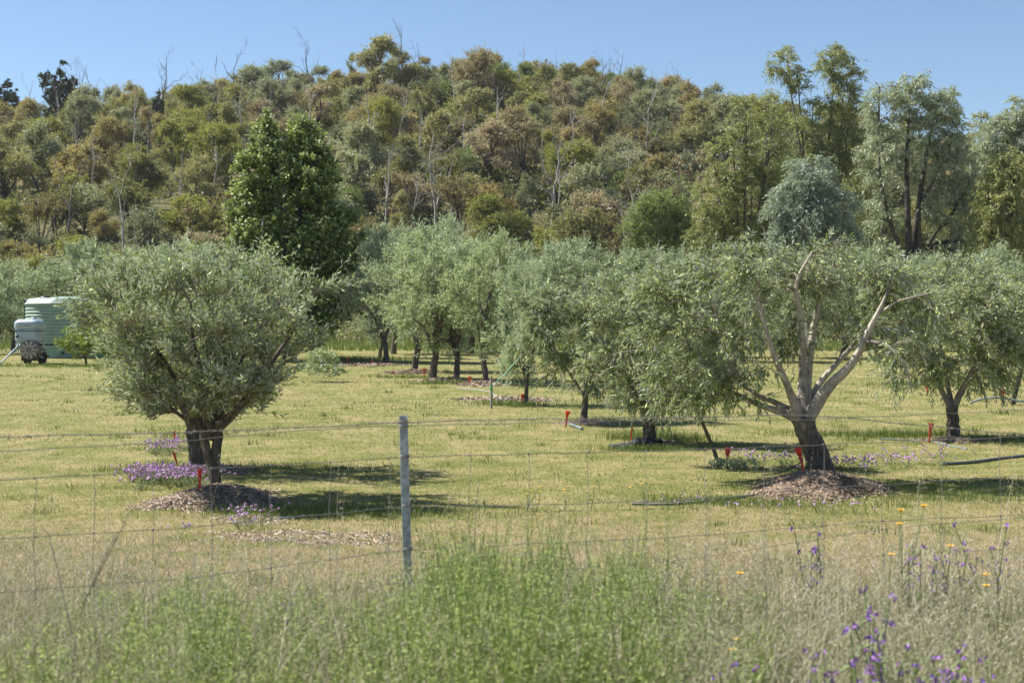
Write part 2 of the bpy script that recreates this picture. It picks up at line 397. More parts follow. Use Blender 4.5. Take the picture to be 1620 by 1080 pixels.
# L2 behind it
near_olive((316,742),[(314,744,0,.11),(312,720,0,.085),(309,700,0,.085),(305,680,0,.08)],
 [[(308,684,0,.07),(280,620,0,.04),(240,560,0,.02),(205,500,0,.008)],[(308,684,0,.06),(310,600,.4,.04),(330,530,.6,.025),(345,485,.6,.008)],
  [(308,684,0,.06),(350,620,-.2,.04),(380,560,-.2,.025),(415,500,-.2,.008)],[(308,684,0,.05),(260,600,.4,.03),(210,560,.6,.02),(150,520,.6,.01)]],
 [(290,540,0,130,1.0,90,1),(390,500,0,110,.9,90,1),(200,500,.2,70,.8,90,.8),(300,455,0,90,.8,40,.7)],
 12,'second olive tree on the left, its dark stem just behind the nearest trunk',GO_,leaf=OLIVE_FRESH,
 nb=180,ntw=11,nlf=10,tw=.3,up=.5,shell=.4,ll=.08,lw=.019,shoot=.12,pl=.2)
# R1
near_olive((1297,764),[(1300,768,0,.185),(1297,745,0,.138),(1289,715,0,.118),(1276,685,0,.112),(1269,660,0,.122)],
 [[(1276,668,0,.075),(1294,635,-.05,.062),(1312,605,-.1,.052),(1345,575,-.2,.043),(1357,535,-.3,.036),(1372,505,-.35,.03),(1390,470,-.3,.012)],
  [(1270,662,0,.08),(1272,630,.1,.055),(1274,580,.15,.043),(1272,520,.1,.036),(1262,470,.05,.035),(1252,455,0,.025),(1285,400,0,.01)],
  [(1266,662,0,.08),(1252,630,-.05,.045),(1238,603,-.15,.036),(1215,560,-.3,.03),(1190,480,-.4,.012)],
  [(1264,664,0,.055),(1235,652,.1,.035),(1195,640,.2,.028),(1145,610,.3,.018),(1100,560,.3,.008)],
  [(1264,660,0,.06),(1240,640,.3,.035),(1200,628,.5,.025),(1160,560,.7,.02),(1120,480,.8,.01)],
  [(1272,665,0,.07),(1290,600,.4,.05),(1300,530,.5,.04),(1310,480,.5,.03),(1335,410,.4,.012)],
  [(1276,664,0,.06),(1310,610,.5,.04),(1370,560,.9,.03),(1430,500,1.0,.012)],
  [(1215,480,.1,.014),(1190,430,0,.010),(1165,395,0,.007),(1150,372,0,.003)],[(1262,470,.1,.014),(1240,430,-.1,.010),(1215,405,-.1,.007),(1205,360,-.1,.003)],[(1372,505,-.3,.014),(1400,480,-.4,.010),(1440,470,-.4,.007),(1475,462,-.4,.003)],[(1160,560,.0,.012),(1130,520,-.3,.009),(1120,480,-.4,.006),(1135,450,-.4,.003)],
  [(1357,540,-.3,.025),(1385,545,-.5,.018),(1410,580,-.6,.012),(1415,620,-.7,.006)]],
 [(1210,425,.4,100,.8,42,1),(1110,500,.1,105,.8,85,1.0),(1340,430,.4,110,.8,40,1),(1120,600,.1,85,.7,48,1.1),(1235,520,.4,60,.4,60,.9),(1200,600,-.3,40,.35,35,.9),(1420,500,.2,65,.8,75,1),(1400,600,-.55,36,.3,42,1.2),(1045,500,.3,50,.7,80,.8),(1340,500,.9,60,.4,60,.5),(1190,560,-.1,35,.4,50,.5)],
 13,'largest olive tree on the right, pale spreading limbs on a thick dark trunk',GO_,
 nb=165,ntw=16,nlf=10,lside=.6,tw=.25,up=.1,shell=.35,ll=.078,lw=.019,pl=.95,outb=.45,ldroop=.45,tdroop=.25)
# R2 sapling
near_olive((1140,738),[(1140,740,0,.03),(1130,712,0,.022),(1116,680,0,.02),(1108,660,0,.018)],
 [[(1108,664,0,.018),(1095,620,0,.014),(1085,560,0,.01),(1090,480,0,.006)],[(1108,664,0,.012),(1130,620,0,.01),(1140,560,.1,.008),(1145,500,.1,.005)]],
 [(1085,560,0,60,.5,85,1),(1120,530,.1,60,.5,90,1),(1075,620,0,50,.4,40,1)],
 14,'thin leaning olive sapling with a bushy foot left of the thick-trunked olive',GO_,leaf=OLIVE,
 nb=110,ntw=14,nlf=10,lside=.6,tw=.22,up=.1,shell=.3,ll=.065,lw=.015,ldroop=.4,tdroop=.2)
# R3
near_olive((1029,702),[(1029,704,0,.10),(1028,680,0,.085),(1024,655,0,.075),(1023,640,0,.07)],
 [[(1023,645,0,.05),(990,600,0,.03),(950,540,0,.02),(930,480,0,.01)],[(1023,645,0,.05),(1030,580,.2,.03),(1040,500,.2,.02),(1050,430,.2,.01)],
  [(1023,645,0,.05),(1060,600,-.2,.03),(1080,550,-.3,.02),(1100,480,-.2,.01)],[(1023,645,0,.03),(1000,590,-.4,.012),(965,575,-.6,.009),(935,600,-.7,.004)],[(1023,645,0,.02),(1040,580,-.5,.012),(1010,550,-.7,.008),(960,560,-.8,.004)],[(1023,645,0,.04),(1000,600,.4,.03),(985,540,.5,.02),(975,460,.5,.01)]],
 [(1000,560,0,80,.7,75,1),(1050,510,.1,85,.7,85,1),(975,500,.1,60,.6,60,.9),(1030,620,0,75,.6,35,1.1),(1035,450,.1,60,.6,40,.8)],
 15,'olive tree standing in a ring of black weed mat right of the middle',GO_,
 nb=115,ntw=15,nlf=10,lside=.6,tw=.27,up=.15,shell=.35,ll=.085,lw=.021,ldroop=.35,tdroop=.2)
# R4
near_olive((925,668),[(925,670,0,.075),(924,655,0,.06),(925,640,0,.055),(926,625,0,.05)],
 [[(926,628,0,.035),(900,590,0,.02),(870,540,0,.015),(860,490,0,.008)],[(926,628,0,.035),(930,570,.2,.025),(930,510,.2,.015),(925,450,.2,.008)],
  [(926,628,0,.035),(950,590,-.1,.02),(975,540,-.1,.015),(985,480,0,.008)]],
 [(900,540,0,75,.65,70,1),(955,530,.1,70,.6,70,1),(920,480,.1,75,.6,42,.9),(930,595,0,80,.6,35,1),(850,500,0,35,.4,45,.8)],
 16,'small olive tree with short dark trunk beside the red stake and loose grey pipe',GO_,
 nb=105,ntw=15,nlf=10,lside=.6,tw=.27,up=.15,shell=.35,ll=.09,lw=.023,ldroop=.35,tdroop=.2)
# RR1
near_olive((1510,694),[(1510,697,0,.12),(1508,680,0,.10),(1508,660,0,.09),(1506,643,0,.09)],
 [[(1508,648,0,.06),(1518,618,-.05,.045),(1535,590,-.1,.04),(1545,550,-.1,.03),(1560,480,-.1,.012)],
  [(1505,648,0,.05),(1492,622,0,.04),(1478,590,.1,.03),(1450,520,.2,.02),(1430,470,.2,.01)],
  [(1507,648,0,.045),(1510,600,.4,.03),(1500,520,.5,.02),(1505,450,.5,.01)],
  [(1530,600,-.1,.025),(1560,590,.1,.018),(1590,560,.2,.012),(1610,500,.2,.008)]],
 [(1510,520,.1,110,.95,75,1),(1590,530,.2,70,.8,75,1),(1430,510,.1,70,.8,70,1),(1520,450,.1,100,.8,42,.8),(1550,590,.1,85,.7,35,1.0),(1455,590,.0,45,.5,35,.8)],
 17,'forked olive tree beside a red stake and pale pipe near the right edge',GO_,leaf=OLIVE,
 nb=165,ntw=15,nlf=10,lside=.6,tw=.28,up=.2,shell=.35,ll=.085,lw=.022,ldroop=.3,tdroop=.15)
near_olive((1603,640),[(1600,642,0,.06),(1606,620,0,.05),(1612,600,0,.045),(1616,585,0,.04)],
 [[(1616,590,0,.035),(1625,540,0,.025),(1630,480,0,.01)],[(1616,590,0,.03),(1600,540,.2,.02),(1585,480,.2,.01)]],
 [(1620,510,0,75,.9,70,1),(1590,470,.2,50,.6,45,.8)],
 18,'olive tree with a slim leaning trunk by the arched pipe at the right edge',GO_,leaf=OLIVE_FRESH,
 nb=150,ntw=10,nlf=9,tw=.3,up=.2,shell=.35,ll=.09,lw=.022)

# ---- automatic trees
def auto(seed, h=4., cw=3.4, fork=.22, ns=4, nbl=6, tr=.12, leaf=None, bark=BARK, lean=.1, cz0=.28, flat=1., rbl=(.22,.36), topnarrow=.0, pal=(.1,.3), multi=False, **kw):
    rs=np.random.default_rng(seed)
    f=np.array([lean*rs.normal(),lean*rs.normal(),h*fork])
    base=np.zeros(3)
    trunk=[(0,0,-.3,tr*1.35),(f[0]*.3,f[1]*.3,f[2]*.35,tr),(f[0],f[1],f[2],tr*.85)]
    bl=[];lim=[]
    for i in range(nbl):
        a=i/nbl*6.283*1.62+rs.random()*.8; zz=cz0+(1-cz0)*((i+.6)/nbl)
        zc=h*min(.97-rbl[0]*flat*.5,zz)
        prof=math.sin(math.pi*min(1,max(.12,(zz-cz0)/(1-cz0)*.8+.18)))
        rad=cw*.5*(.25+.5*rs.random())*prof
        rr=cw*(rbl[0]+(rbl[1]-rbl[0])*rs.random())
        c=np.array([rad*math.cos(a),rad*math.sin(a),zc])
        bl.append((*c,rr,rr,rr*flat*.8,1))
        if i%max(1,nbl//ns)==0 or i==nbl-1 or nbl<=ns+1:
            s0=np.array([rs.normal()*tr*1.2,rs.normal()*tr*1.2,-.2]) if multi else f-np.array([0,0,.02*h])
            m=s0*.55+c*.45+np.array([c[0]*-.12,c[1]*-.12,.04*h])+rs.normal(size=3)*.03*h*np.array([1,1,.3])
            m2=s0*.22+c*.78+rs.normal(size=3)*.02*h
            lim.append([(*s0,tr*.7),(*m,tr*.45),(*m2,tr*.28),(*(c+np.array([0,0,rr*.4])),tr*.08)])
    return tree_meshes('t',rs,trunk,lim,bl,leaf,bark,sides=8,pal=pal,**kw)

# far olives
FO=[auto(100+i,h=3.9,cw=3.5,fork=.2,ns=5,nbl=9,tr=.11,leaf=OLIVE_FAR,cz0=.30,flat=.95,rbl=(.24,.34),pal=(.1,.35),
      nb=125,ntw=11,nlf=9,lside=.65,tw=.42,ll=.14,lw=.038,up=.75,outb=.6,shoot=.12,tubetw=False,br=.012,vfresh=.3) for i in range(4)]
far_ol=[ # px, base py, top py, width px, leaf(0 far 1 fresh), label
 (612,573,372,125,1,'tall pale olive tree with thick dark stem at the far end of the middle row'),
 (600,566,405,90,0,'olive tree just behind the dark green broadleaf tree at the row end'),
 (655,588,368,170,1,'olive tree with slim leaning trunk on a dark mulch heap'),
 (684,601,385,175,0,'olive tree with a dark broken double stem in the middle row'),
 (722,601,400,150,1,'olive tree with trunk leaning right beside a pale mulch heap'),
 (770,607,395,165,0,'olive tree on a pale mulch heap just behind the green roped stake'),
 (800,560,392,150,0,'far olive tree in the gap above the green rope'),
 (832,642,430,120,1,'olive tree with two thin crossed stems beside a red stake'),
 (868,566,395,150,1,'far olive tree behind the small tree with short dark trunk, left one'),
 (930,563,400,140,0,'far olive tree behind the small tree with short dark trunk, right one'),
 (1000,562,400,150,1,'far olive tree standing behind the black-mat tree'),
 (1065,564,410,140,0,'far olive tree seen over the leaning sapling'),
 (1175,572,420,150,1,'far olive tree left of the pale limbs of the largest tree'),
 (1245,566,420,140,0,'far olive tree directly behind the largest tree'),
 (1330,570,415,150,1,'far olive tree seen between the pale right-hand limbs'),
 (1405,568,410,150,0,'far olive tree over the drooping spray of leaves'),
 (1475,575,405,150,1,'far olive tree behind the forked olive on its left side'),
 (1560,573,412,150,0,'far olive tree behind the forked olive on its right side'),
 (1625,570,425,130,1,'far olive tree cut by the right edge'),
 (20,556,425,130,0,'silvery olive tree left of the water tank'),
 (85,553,412,140,1,'light green olive tree right behind the water tank'),
 (150,554,402,140,1,'far olive tree peeping over the right end of the water tank'),
 (215,556,400,150,0,'far olive tree behind the left side of the nearest crown'),
 (285,558,398,150,1,'far olive tree behind the middle of the nearest crown'),
 (340,560,410,110,0,'far olive tree left of the dark green broadleaf tree'),
 (500,566,505,70,1,'far olive tree under the dark green broadleaf tree'),
 (-10,560,440,110,1,'olive tree cut by the left edge'),
 (622,560,378,140,1,'far olive tree between the first stems of the middle row'),
 (745,558,380,150,1,'far olive tree behind the leaning trunks of the middle row'),
 (690,556,374,150,0,'far olive tree behind the broken double stem'),
]
for i,(px,pb,pt,w,lf,lab) in enumerate(far_ol):
    b=ray(px,pb); sc=F/b[1]; h=(pb-pt)/sc
    ww=w/sc
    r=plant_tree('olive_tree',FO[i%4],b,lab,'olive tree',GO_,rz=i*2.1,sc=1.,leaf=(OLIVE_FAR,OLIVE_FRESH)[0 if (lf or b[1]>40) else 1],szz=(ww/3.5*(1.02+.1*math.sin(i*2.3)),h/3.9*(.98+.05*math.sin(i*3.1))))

# broad dark green tree
def feature(name,base_xy,label,cat,meshes,group=None,rz=0.,sc=1.):
    b=on(*base_xy); return plant_tree(name,meshes,b,label,cat,group,rz,sc)
d=51.; x0=(458-810)/F*d; q=lambda px,py,dy=0.,r=None:((px-458)/F*d,dy,EYE+(540-py)/F*d-float(gz(x0,d)))+((r,) if r is not None else ())
rs=np.random.default_rng(31)
pear=tree_meshes('pear',rs,[(0,0,-.2,.3),(0,0,.6,.24),(0,0,1.4,.2)],
 [[q(455,500,0,.16),q(445,400,0,.12),q(430,300,0,.08),q(426,200,0,.02)],[q(460,500,0,.16),q(470,400,0,.1),q(478,300,0,.07),q(476,215,0,.02)],
  [q(460,500,0,.1),q(500,440,0,.07),q(530,380,.3,.03)],[q(455,500,0,.1),q(410,440,-.3,.07),q(390,360,-.3,.03)],[q(458,480,0,.1),q(460,400,-1,.06),q(455,300,-1,.03)]],
 [(*q(424,224),.52,.5,.95,3.4),(*q(480,228),.55,.55,.9,3.4),(*q(412,290),.9,1.1,1.3,1.6),(*q(494,290),.9,1.1,1.3,1.6),(*q(455,290),1.4,1.2,1.2,1),(*q(424,360),1.35,1.3,1.6,1),(*q(485,360),1.35,1.3,1.6,1),(*q(455,430),2.0,1.7,1.7,1),(*q(540,385),.75,.9,1.4,1),(*q(530,450),1.0,1.0,1.5,1),(*q(450,500),2.0,1.5,1.0,1),(*q(400,440),1.0,1.1,1.5,1)],
 PEAR,BARKD,nb=1250,ntw=11,nlf=8,tw=.40,ll=.125,lw=.088,up=.7,outb=.7,tubetw=False,br=.015,ldroop=.5,shell=.55,vfresh=.8)
plant_tree('broadleaf_tree',pear,on(x0,d),'tall dense dark green broadleaf tree with two peaked tops above the olives','broadleaf tree')

# big gums on the right
def gum(name,px,d,top,cols,seed,label,leaf,bark=BARKD,limbs=None,nb=350,group='gum trees at the right end of the grove',ll=.20,lw=.05,ntw=9,nlf=9,tw=.55,**kw):
    x0=(px-810)/F*d; g0=float(gz(x0,d))
    q=lambda X,Y,dy=0.:np.array([(X-px)/F*d,dy,EYE+(540-Y)/F*d-g0])
    rs=np.random.default_rng(seed)
    bl=[(*q(X,Y,dy),rx/F*d,max(rx,rz)*.85/F*d,rz/F*d,w) for X,Y,dy,rx,rz,w in cols]
    lm=[]
    if limbs:
        for l in limbs: lm.append([(*q(X,Y,dy),r) for X,Y,dy,r in l])
    else:
        for i,(X,Y,dy,rx,rz,w) in enumerate(cols):
            c=q(X,Y,dy); tr=.16
            s0=np.array([rs.normal()*.1,rs.normal()*.1,.3])
            m=s0*.5+c*.5+np.array([-c[0]*.2,-c[1]*.2,0])+rs.normal(size=3)*.25
            lm.append([(*s0,tr),(*m,tr*.6),(*(s0*.15+c*.85),tr*.35),(*(c+np.array([0,0,rz/F*d*.6])),.02)])
    m=tree_meshes('gum',rs,[(0,0,-.3,.34),(0,0,.4,.26),(0,0,1.,.22)],lm,bl,leaf,bark,sides=8,tubetw=False,nb=nb,ntw=ntw,nlf=nlf,tw=tw,ll=ll,lw=lw,up=kw.pop('up',.1),outb=.4,ldroop=kw.pop('ldroop',.9),tdroop=kw.pop('tdroop',.45),br=.02,shell=kw.pop('shell',.4),**kw)
    return plant_tree(name,m,on(x0,d),label,'gum tree',group)
gum('gum_tree',1440,72,110,[(1400,170,0,32,40,1),(1440,150,0,35,42,1),(1485,180,0,35,45,1),(1395,250,0,40,45,.9),(1450,240,.5,45,50,.8),(1505,260,0,35,50,1),(1395,330,0,35,30,.6),(1500,330,0,45,45,.9),(1530,400,0,40,40,.9),(1380,390,0,30,25,.5)],41,
 'tall grey-green gum with several dark bare stems rising over the forked olive',E_GREY,
 limbs=[[(1440,500,0,.24),(1440,420,0,.2),(1436,340,0,.16),(1434,250,0,.1),(1440,150,0,.03)],
        [(1443,500,0,.22),(1447,400,.2,.18),(1456,320,.2,.14),(1468,240,.2,.08),(1485,160,.2,.02)],
        [(1437,500,0,.2),(1432,420,-.2,.15),(1405,350,-.2,.12),(1390,280,-.2,.08),(1390,190,0,.02)],
        [(1440,470,0,.16),(1455,400,-.2,.13),(1450,330,-.2,.1),(1480,280,-.2,.06),(1510,230,0,.02)],
        [(1447,430,0,.1),(1480,370,0,.07),(1510,330,0,.03)],[(1430,440,0,.09),(1395,410,0,.06),(1375,390,0,.02)]],nb=520)
gum('gum_tree',1295,86,68,[(1245,100,0,28,30,1),(1262,130,0,22,20,.9),(1320,105,0,28,32,1),(1350,120,0,16,30,1),(1335,170,0,38,40,1),(1285,190,0,35,35,.9),(1340,230,0,35,40,.8),(1300,260,0,45,40,.8),(1260,240,0,30,30,.7)],42,
 'tallest gum with two olive-brown tops standing clear against the sky at the right',E_OLV,nb=420,bark=BARKG)
gum('gum_tree',1180,80,150,[(1180,185,0,30,35,.9),(1225,180,0,25,35,.8),(1160,250,0,45,50,1),(1215,240,0,40,55,.9),(1135,310,0,40,50,1),(1190,320,0,55,55,1),(1120,370,0,35,40,1),(1170,390,0,60,45,1),(1230,340,0,35,60,.8)],43,
 'broad olive-green gum sloping down to the left at the grove edge',E_OLV,nb=560,bark=BARKG)
gum('gum_tree',1283,64,250,[(1283,285,0,38,35,1),(1255,325,0,38,35,1),(1315,330,0,38,40,1),(1285,360,0,55,40,1),(1250,385,0,35,25,.9),(1335,385,0,30,30,.9)],44,
 'round silvery blue-grey gum in front of the taller gums',E_SILV,nb=380,shell=.55,ll=.17,ntw=10,bark=BARKG)
gum('gum_tree',1600,78,150,[(1605,185,0,28,30,1),(1575,215,0,28,30,.9),(1620,230,0,35,45,1),(1550,260,0,25,30,.5)],45,
 'dark grey-green gum cut by the right edge above the olives',E_GREY,nb=260)
gum('wattle_tree',1555,88,180,[(1552,200,0,18,22,1),(1540,250,0,22,25,.5),(1580,240,0,30,25,.8),(1530,320,0,35,35,.7),(1525,400,0,45,45,.7)],46,
 'yellow-green feathery tree top showing between two gums at the right',G_YELL,nb=260,ll=.16)
gum('gum_tree',1600,70,240,[(1600,280,0,35,40,1),(1580,330,0,38,45,1),(1610,370,0,35,40,1),(1570,390,0,30,30,.9)],47,
 'olive-yellow gum low at the right edge behind the olives',E_OLV,nb=320,ll=.16)
gum('gum_tree',1045,84,300,[(1045,330,0,40,28,1),(1020,360,0,35,30,1),(1070,355,0,30,30,1),(1040,390,0,50,30,1)],48,
 'bright green bushy tree standing at the foot of the hill right of centre',G_GREEN,nb=300,ll=.16,ldroop=.3,up=.4,tdroop=.1,group='bushy trees at the foot of the hill')
gum('gum_tree',915,88,330,[(905,365,0,30,28,1),(925,385,0,35,28,1),(940,350,0,22,20,.9)],49,
 'olive-brown bushy tree at the foot of the hill behind the far olives',G_OLIVE,nb=220,ll=.16,group='bushy trees at the foot of the hill')
gum('gum_tree',1370,90,240,[(1370,270,0,40,40,.8),(1350,330,0,45,45,.8),(1400,350,0,45,40,.8),(1340,400,0,60,30,.9),(1450,400,0,60,35,.9)],50,
 'dull olive gum filling in behind the grey-green gum',E_OLV,nb=380,bark=BARKG)
gum('gum_tree',1500,92,300,[(1480,350,0,50,45,.8),(1540,360,0,50,40,.8),(1500,410,0,90,35,1),(1590,410,0,50,40,1)],51,
 'dark olive gum in the shade behind the right-hand stems',G_OLIVE,nb=380)

# ---- hill forest
gk=dict(leaf=G_OLIVE,bark=BARKD,tubetw=False,br=.02)
PR=[auto(200+i,h=8.5,cw=8.0,fork=.30,ns=7,nbl=(9,12,8,11,10,7,12)[i],tr=.19,lean=.5,cz0=(.34,.28,.4,.3,.36,.42,.26)[i],flat=1.05,rbl=(.12,.20),
     nb=220,ntw=8,nlf=9,tw=.95,ll=.26,lw=.10,up=.35,outb=.5,ldroop=.4,tdroop=.15,shell=.25,trnd=.7,shoot=.14,pal=(0,0),**gk) for i in range(7)]
PT=[auto(230+i,h=11,cw=5.8,fork=.40,ns=6,nbl=8,tr=.17,lean=.5,cz0=.45,flat=1.05,rbl=(.12,.20),
     nb=130,ntw=8,nlf=8,tw=.85,shoot=.12,trnd=.7,ll=.28,lw=.11,up=.1,outb=.4,ldroop=.6,tdroop=.3,shell=.5,pal=(0,0),**gk) for i in range(4)]
PB=[auto(240+i,h=5,cw=6.2,fork=.1,ns=5,nbl=8,tr=.1,lean=.2,cz0=.22,flat=.75,rbl=(.2,.3),
     nb=160,ntw=7,nlf=8,tw=.75,ll=.30,lw=.12,up=.3,outb=.5,ldroop=.3,tdroop=.1,shell=.5,pal=(0,0),**gk) for i in range(3)]
def cyp(seed,h=12,w=5.2):
    rs=np.random.default_rng(seed); bl=[]; n=15
    for i in range(n):
        t=i/(n-1); z=h*(.34+.60*t); env=w*.5*(.55+.5*math.sin(math.pi*min(1,t*1.05)))*(1-.45*t**3)
        a=i*2.4+rs.random(); off=env*(.35+.5*rs.random()); rr_=env*(.38+.3*rs.random())
        bl.append((off*math.cos(a),off*math.sin(a),z,rr_,rr_,rr_*.7,1))
    lim=[[(0,0,h*.2,.15),(.1,0,h*.6,.10),(0,0,h*.98,.03)]]+[[(0,0,b[2]-.9,.06),(b[0]*.6,b[1]*.6,b[2]-.4,.04),(b[0]*1.3,b[1]*1.3,b[2]+.1,.015)] for i,b in enumerate(bl[:8])]
    return tree_meshes('cyp',rs,[(0,0,-.4,.28),(0,0,h*.1,.2),(0,0,h*.22,.16)],lim,bl,G_DARK,BARKD,sides=7,tubetw=False,nb=230,ntw=8,nlf=9,tw=.42,ll=.30,lw=.15,up=.5,outb=.6,br=.015,ldroop=0.,shell=.4,shoot=.0)
PC=[cyp(300+i) for i in range(2)]
def dead(seed,h=9.,spread=.35,pieces=7):
    rs=np.random.default_rng(seed); g=Geo()
    tr=[(0,0,-.4,.17),(rs.normal()*.2,rs.normal()*.2,h*.35,.13),(rs.normal()*.4,rs.normal()*.4,h*.7,.08),(rs.normal()*.5,rs.normal()*.5,h,.02)]
    p=resample(tr,14); p[1:-1,:3]+=rs.normal(size=(12,3))*.06
    v,f=tubes(p[None,:,:3],p[None,:,3],6); g.add(v,f,.5,0,True)
    t=g.mesh('dead_trunk',[DEADW])
    g=Geo()
    for i in range(pieces):
        k=int(4+9*rs.random()); s=p[k]; a=rs.random()*6.28; L=h*spread*(.4+.8*rs.random())
        dv=np.array([math.cos(a),math.sin(a),.5+.9*rs.random()]); dv/=np.linalg.norm(dv)
        q=[s[:3]+dv*L*u+np.array([0,0,.12*L*u*u])+rs.normal(size=3)*.06*L*u for u in np.linspace(0,1,6)]
        r0=s[3]*.6
        pipe(g,q,[r0,r0*.5,.015],5)
        for j in range(3):
            u=1+int(4*rs.random()); d2=dv+rs.normal(size=3)*.7; d2/=np.linalg.norm(d2)
            l2=L*.4; pipe(g,[q[u],q[u]+d2*l2*.5+rs.normal(size=3)*.05,q[u]+d2*l2+np.array([0,0,.1])],[r0*.35,.02,.01],4)
    return t,g.mesh('dead_branches',[DEADW])
PD=[dead(320+i,pieces=6+i) for i in range(4)]
def plant_dead(loc,label,group,rz,sc,dark=False):
    r=empty('dead_tree',loc,label,'dead tree',group,rz,sc); r.scale=(sc*.75,sc*.75,sc); i=int(rng.integers(4))
    t=link('trunk',PD[i][0],r); c=link('bare_limbs',PD[i][1],r)
    if dark:
        for o in (t,c): o.material_slots[0].link='OBJECT'; o.material_slots[0].material=BARKG
    return r
placed=[]
def hill_put(px,pb,pt,kind,leaf,label,cat,group,wf=1.,name='gum_tree',bark=BARKD):
    d=np.arange(90,YC+4,.25); xx=(px-810)/F*d; z=gz(xx,d); ang=540-(z-EYE)/d*F   # pixel row of ground along this column
    i=int(np.argmin(np.abs(ang-pb)+np.arange(len(d))*1e-3)); b=np.array([xx[i],d[i],z[i]-.1]); sc=F/b[1]
    H={'R':8.5,'T':11,'B':5,'C':12}[kind[0]]; lst={'R':PR,'T':PT,'B':PB,'C':PC}[kind[0]]
    s=(540-pt+ (b[2]-EYE)/b[1]*F-540)/sc  # height from ground to the wanted top row
    s=max(2.5,((540-pt)/F*b[1]+EYE-b[2]))/H
    placed.append((b[0],b[1],H*s))
    return plant_tree(name,lst[int(kind[1:])%len(lst)],b,label,cat,group,rz=px*.37,sc=1.,leaf=leaf,bark=bark,szz=(s*wf,s))
CR='trees standing along the hill crest'
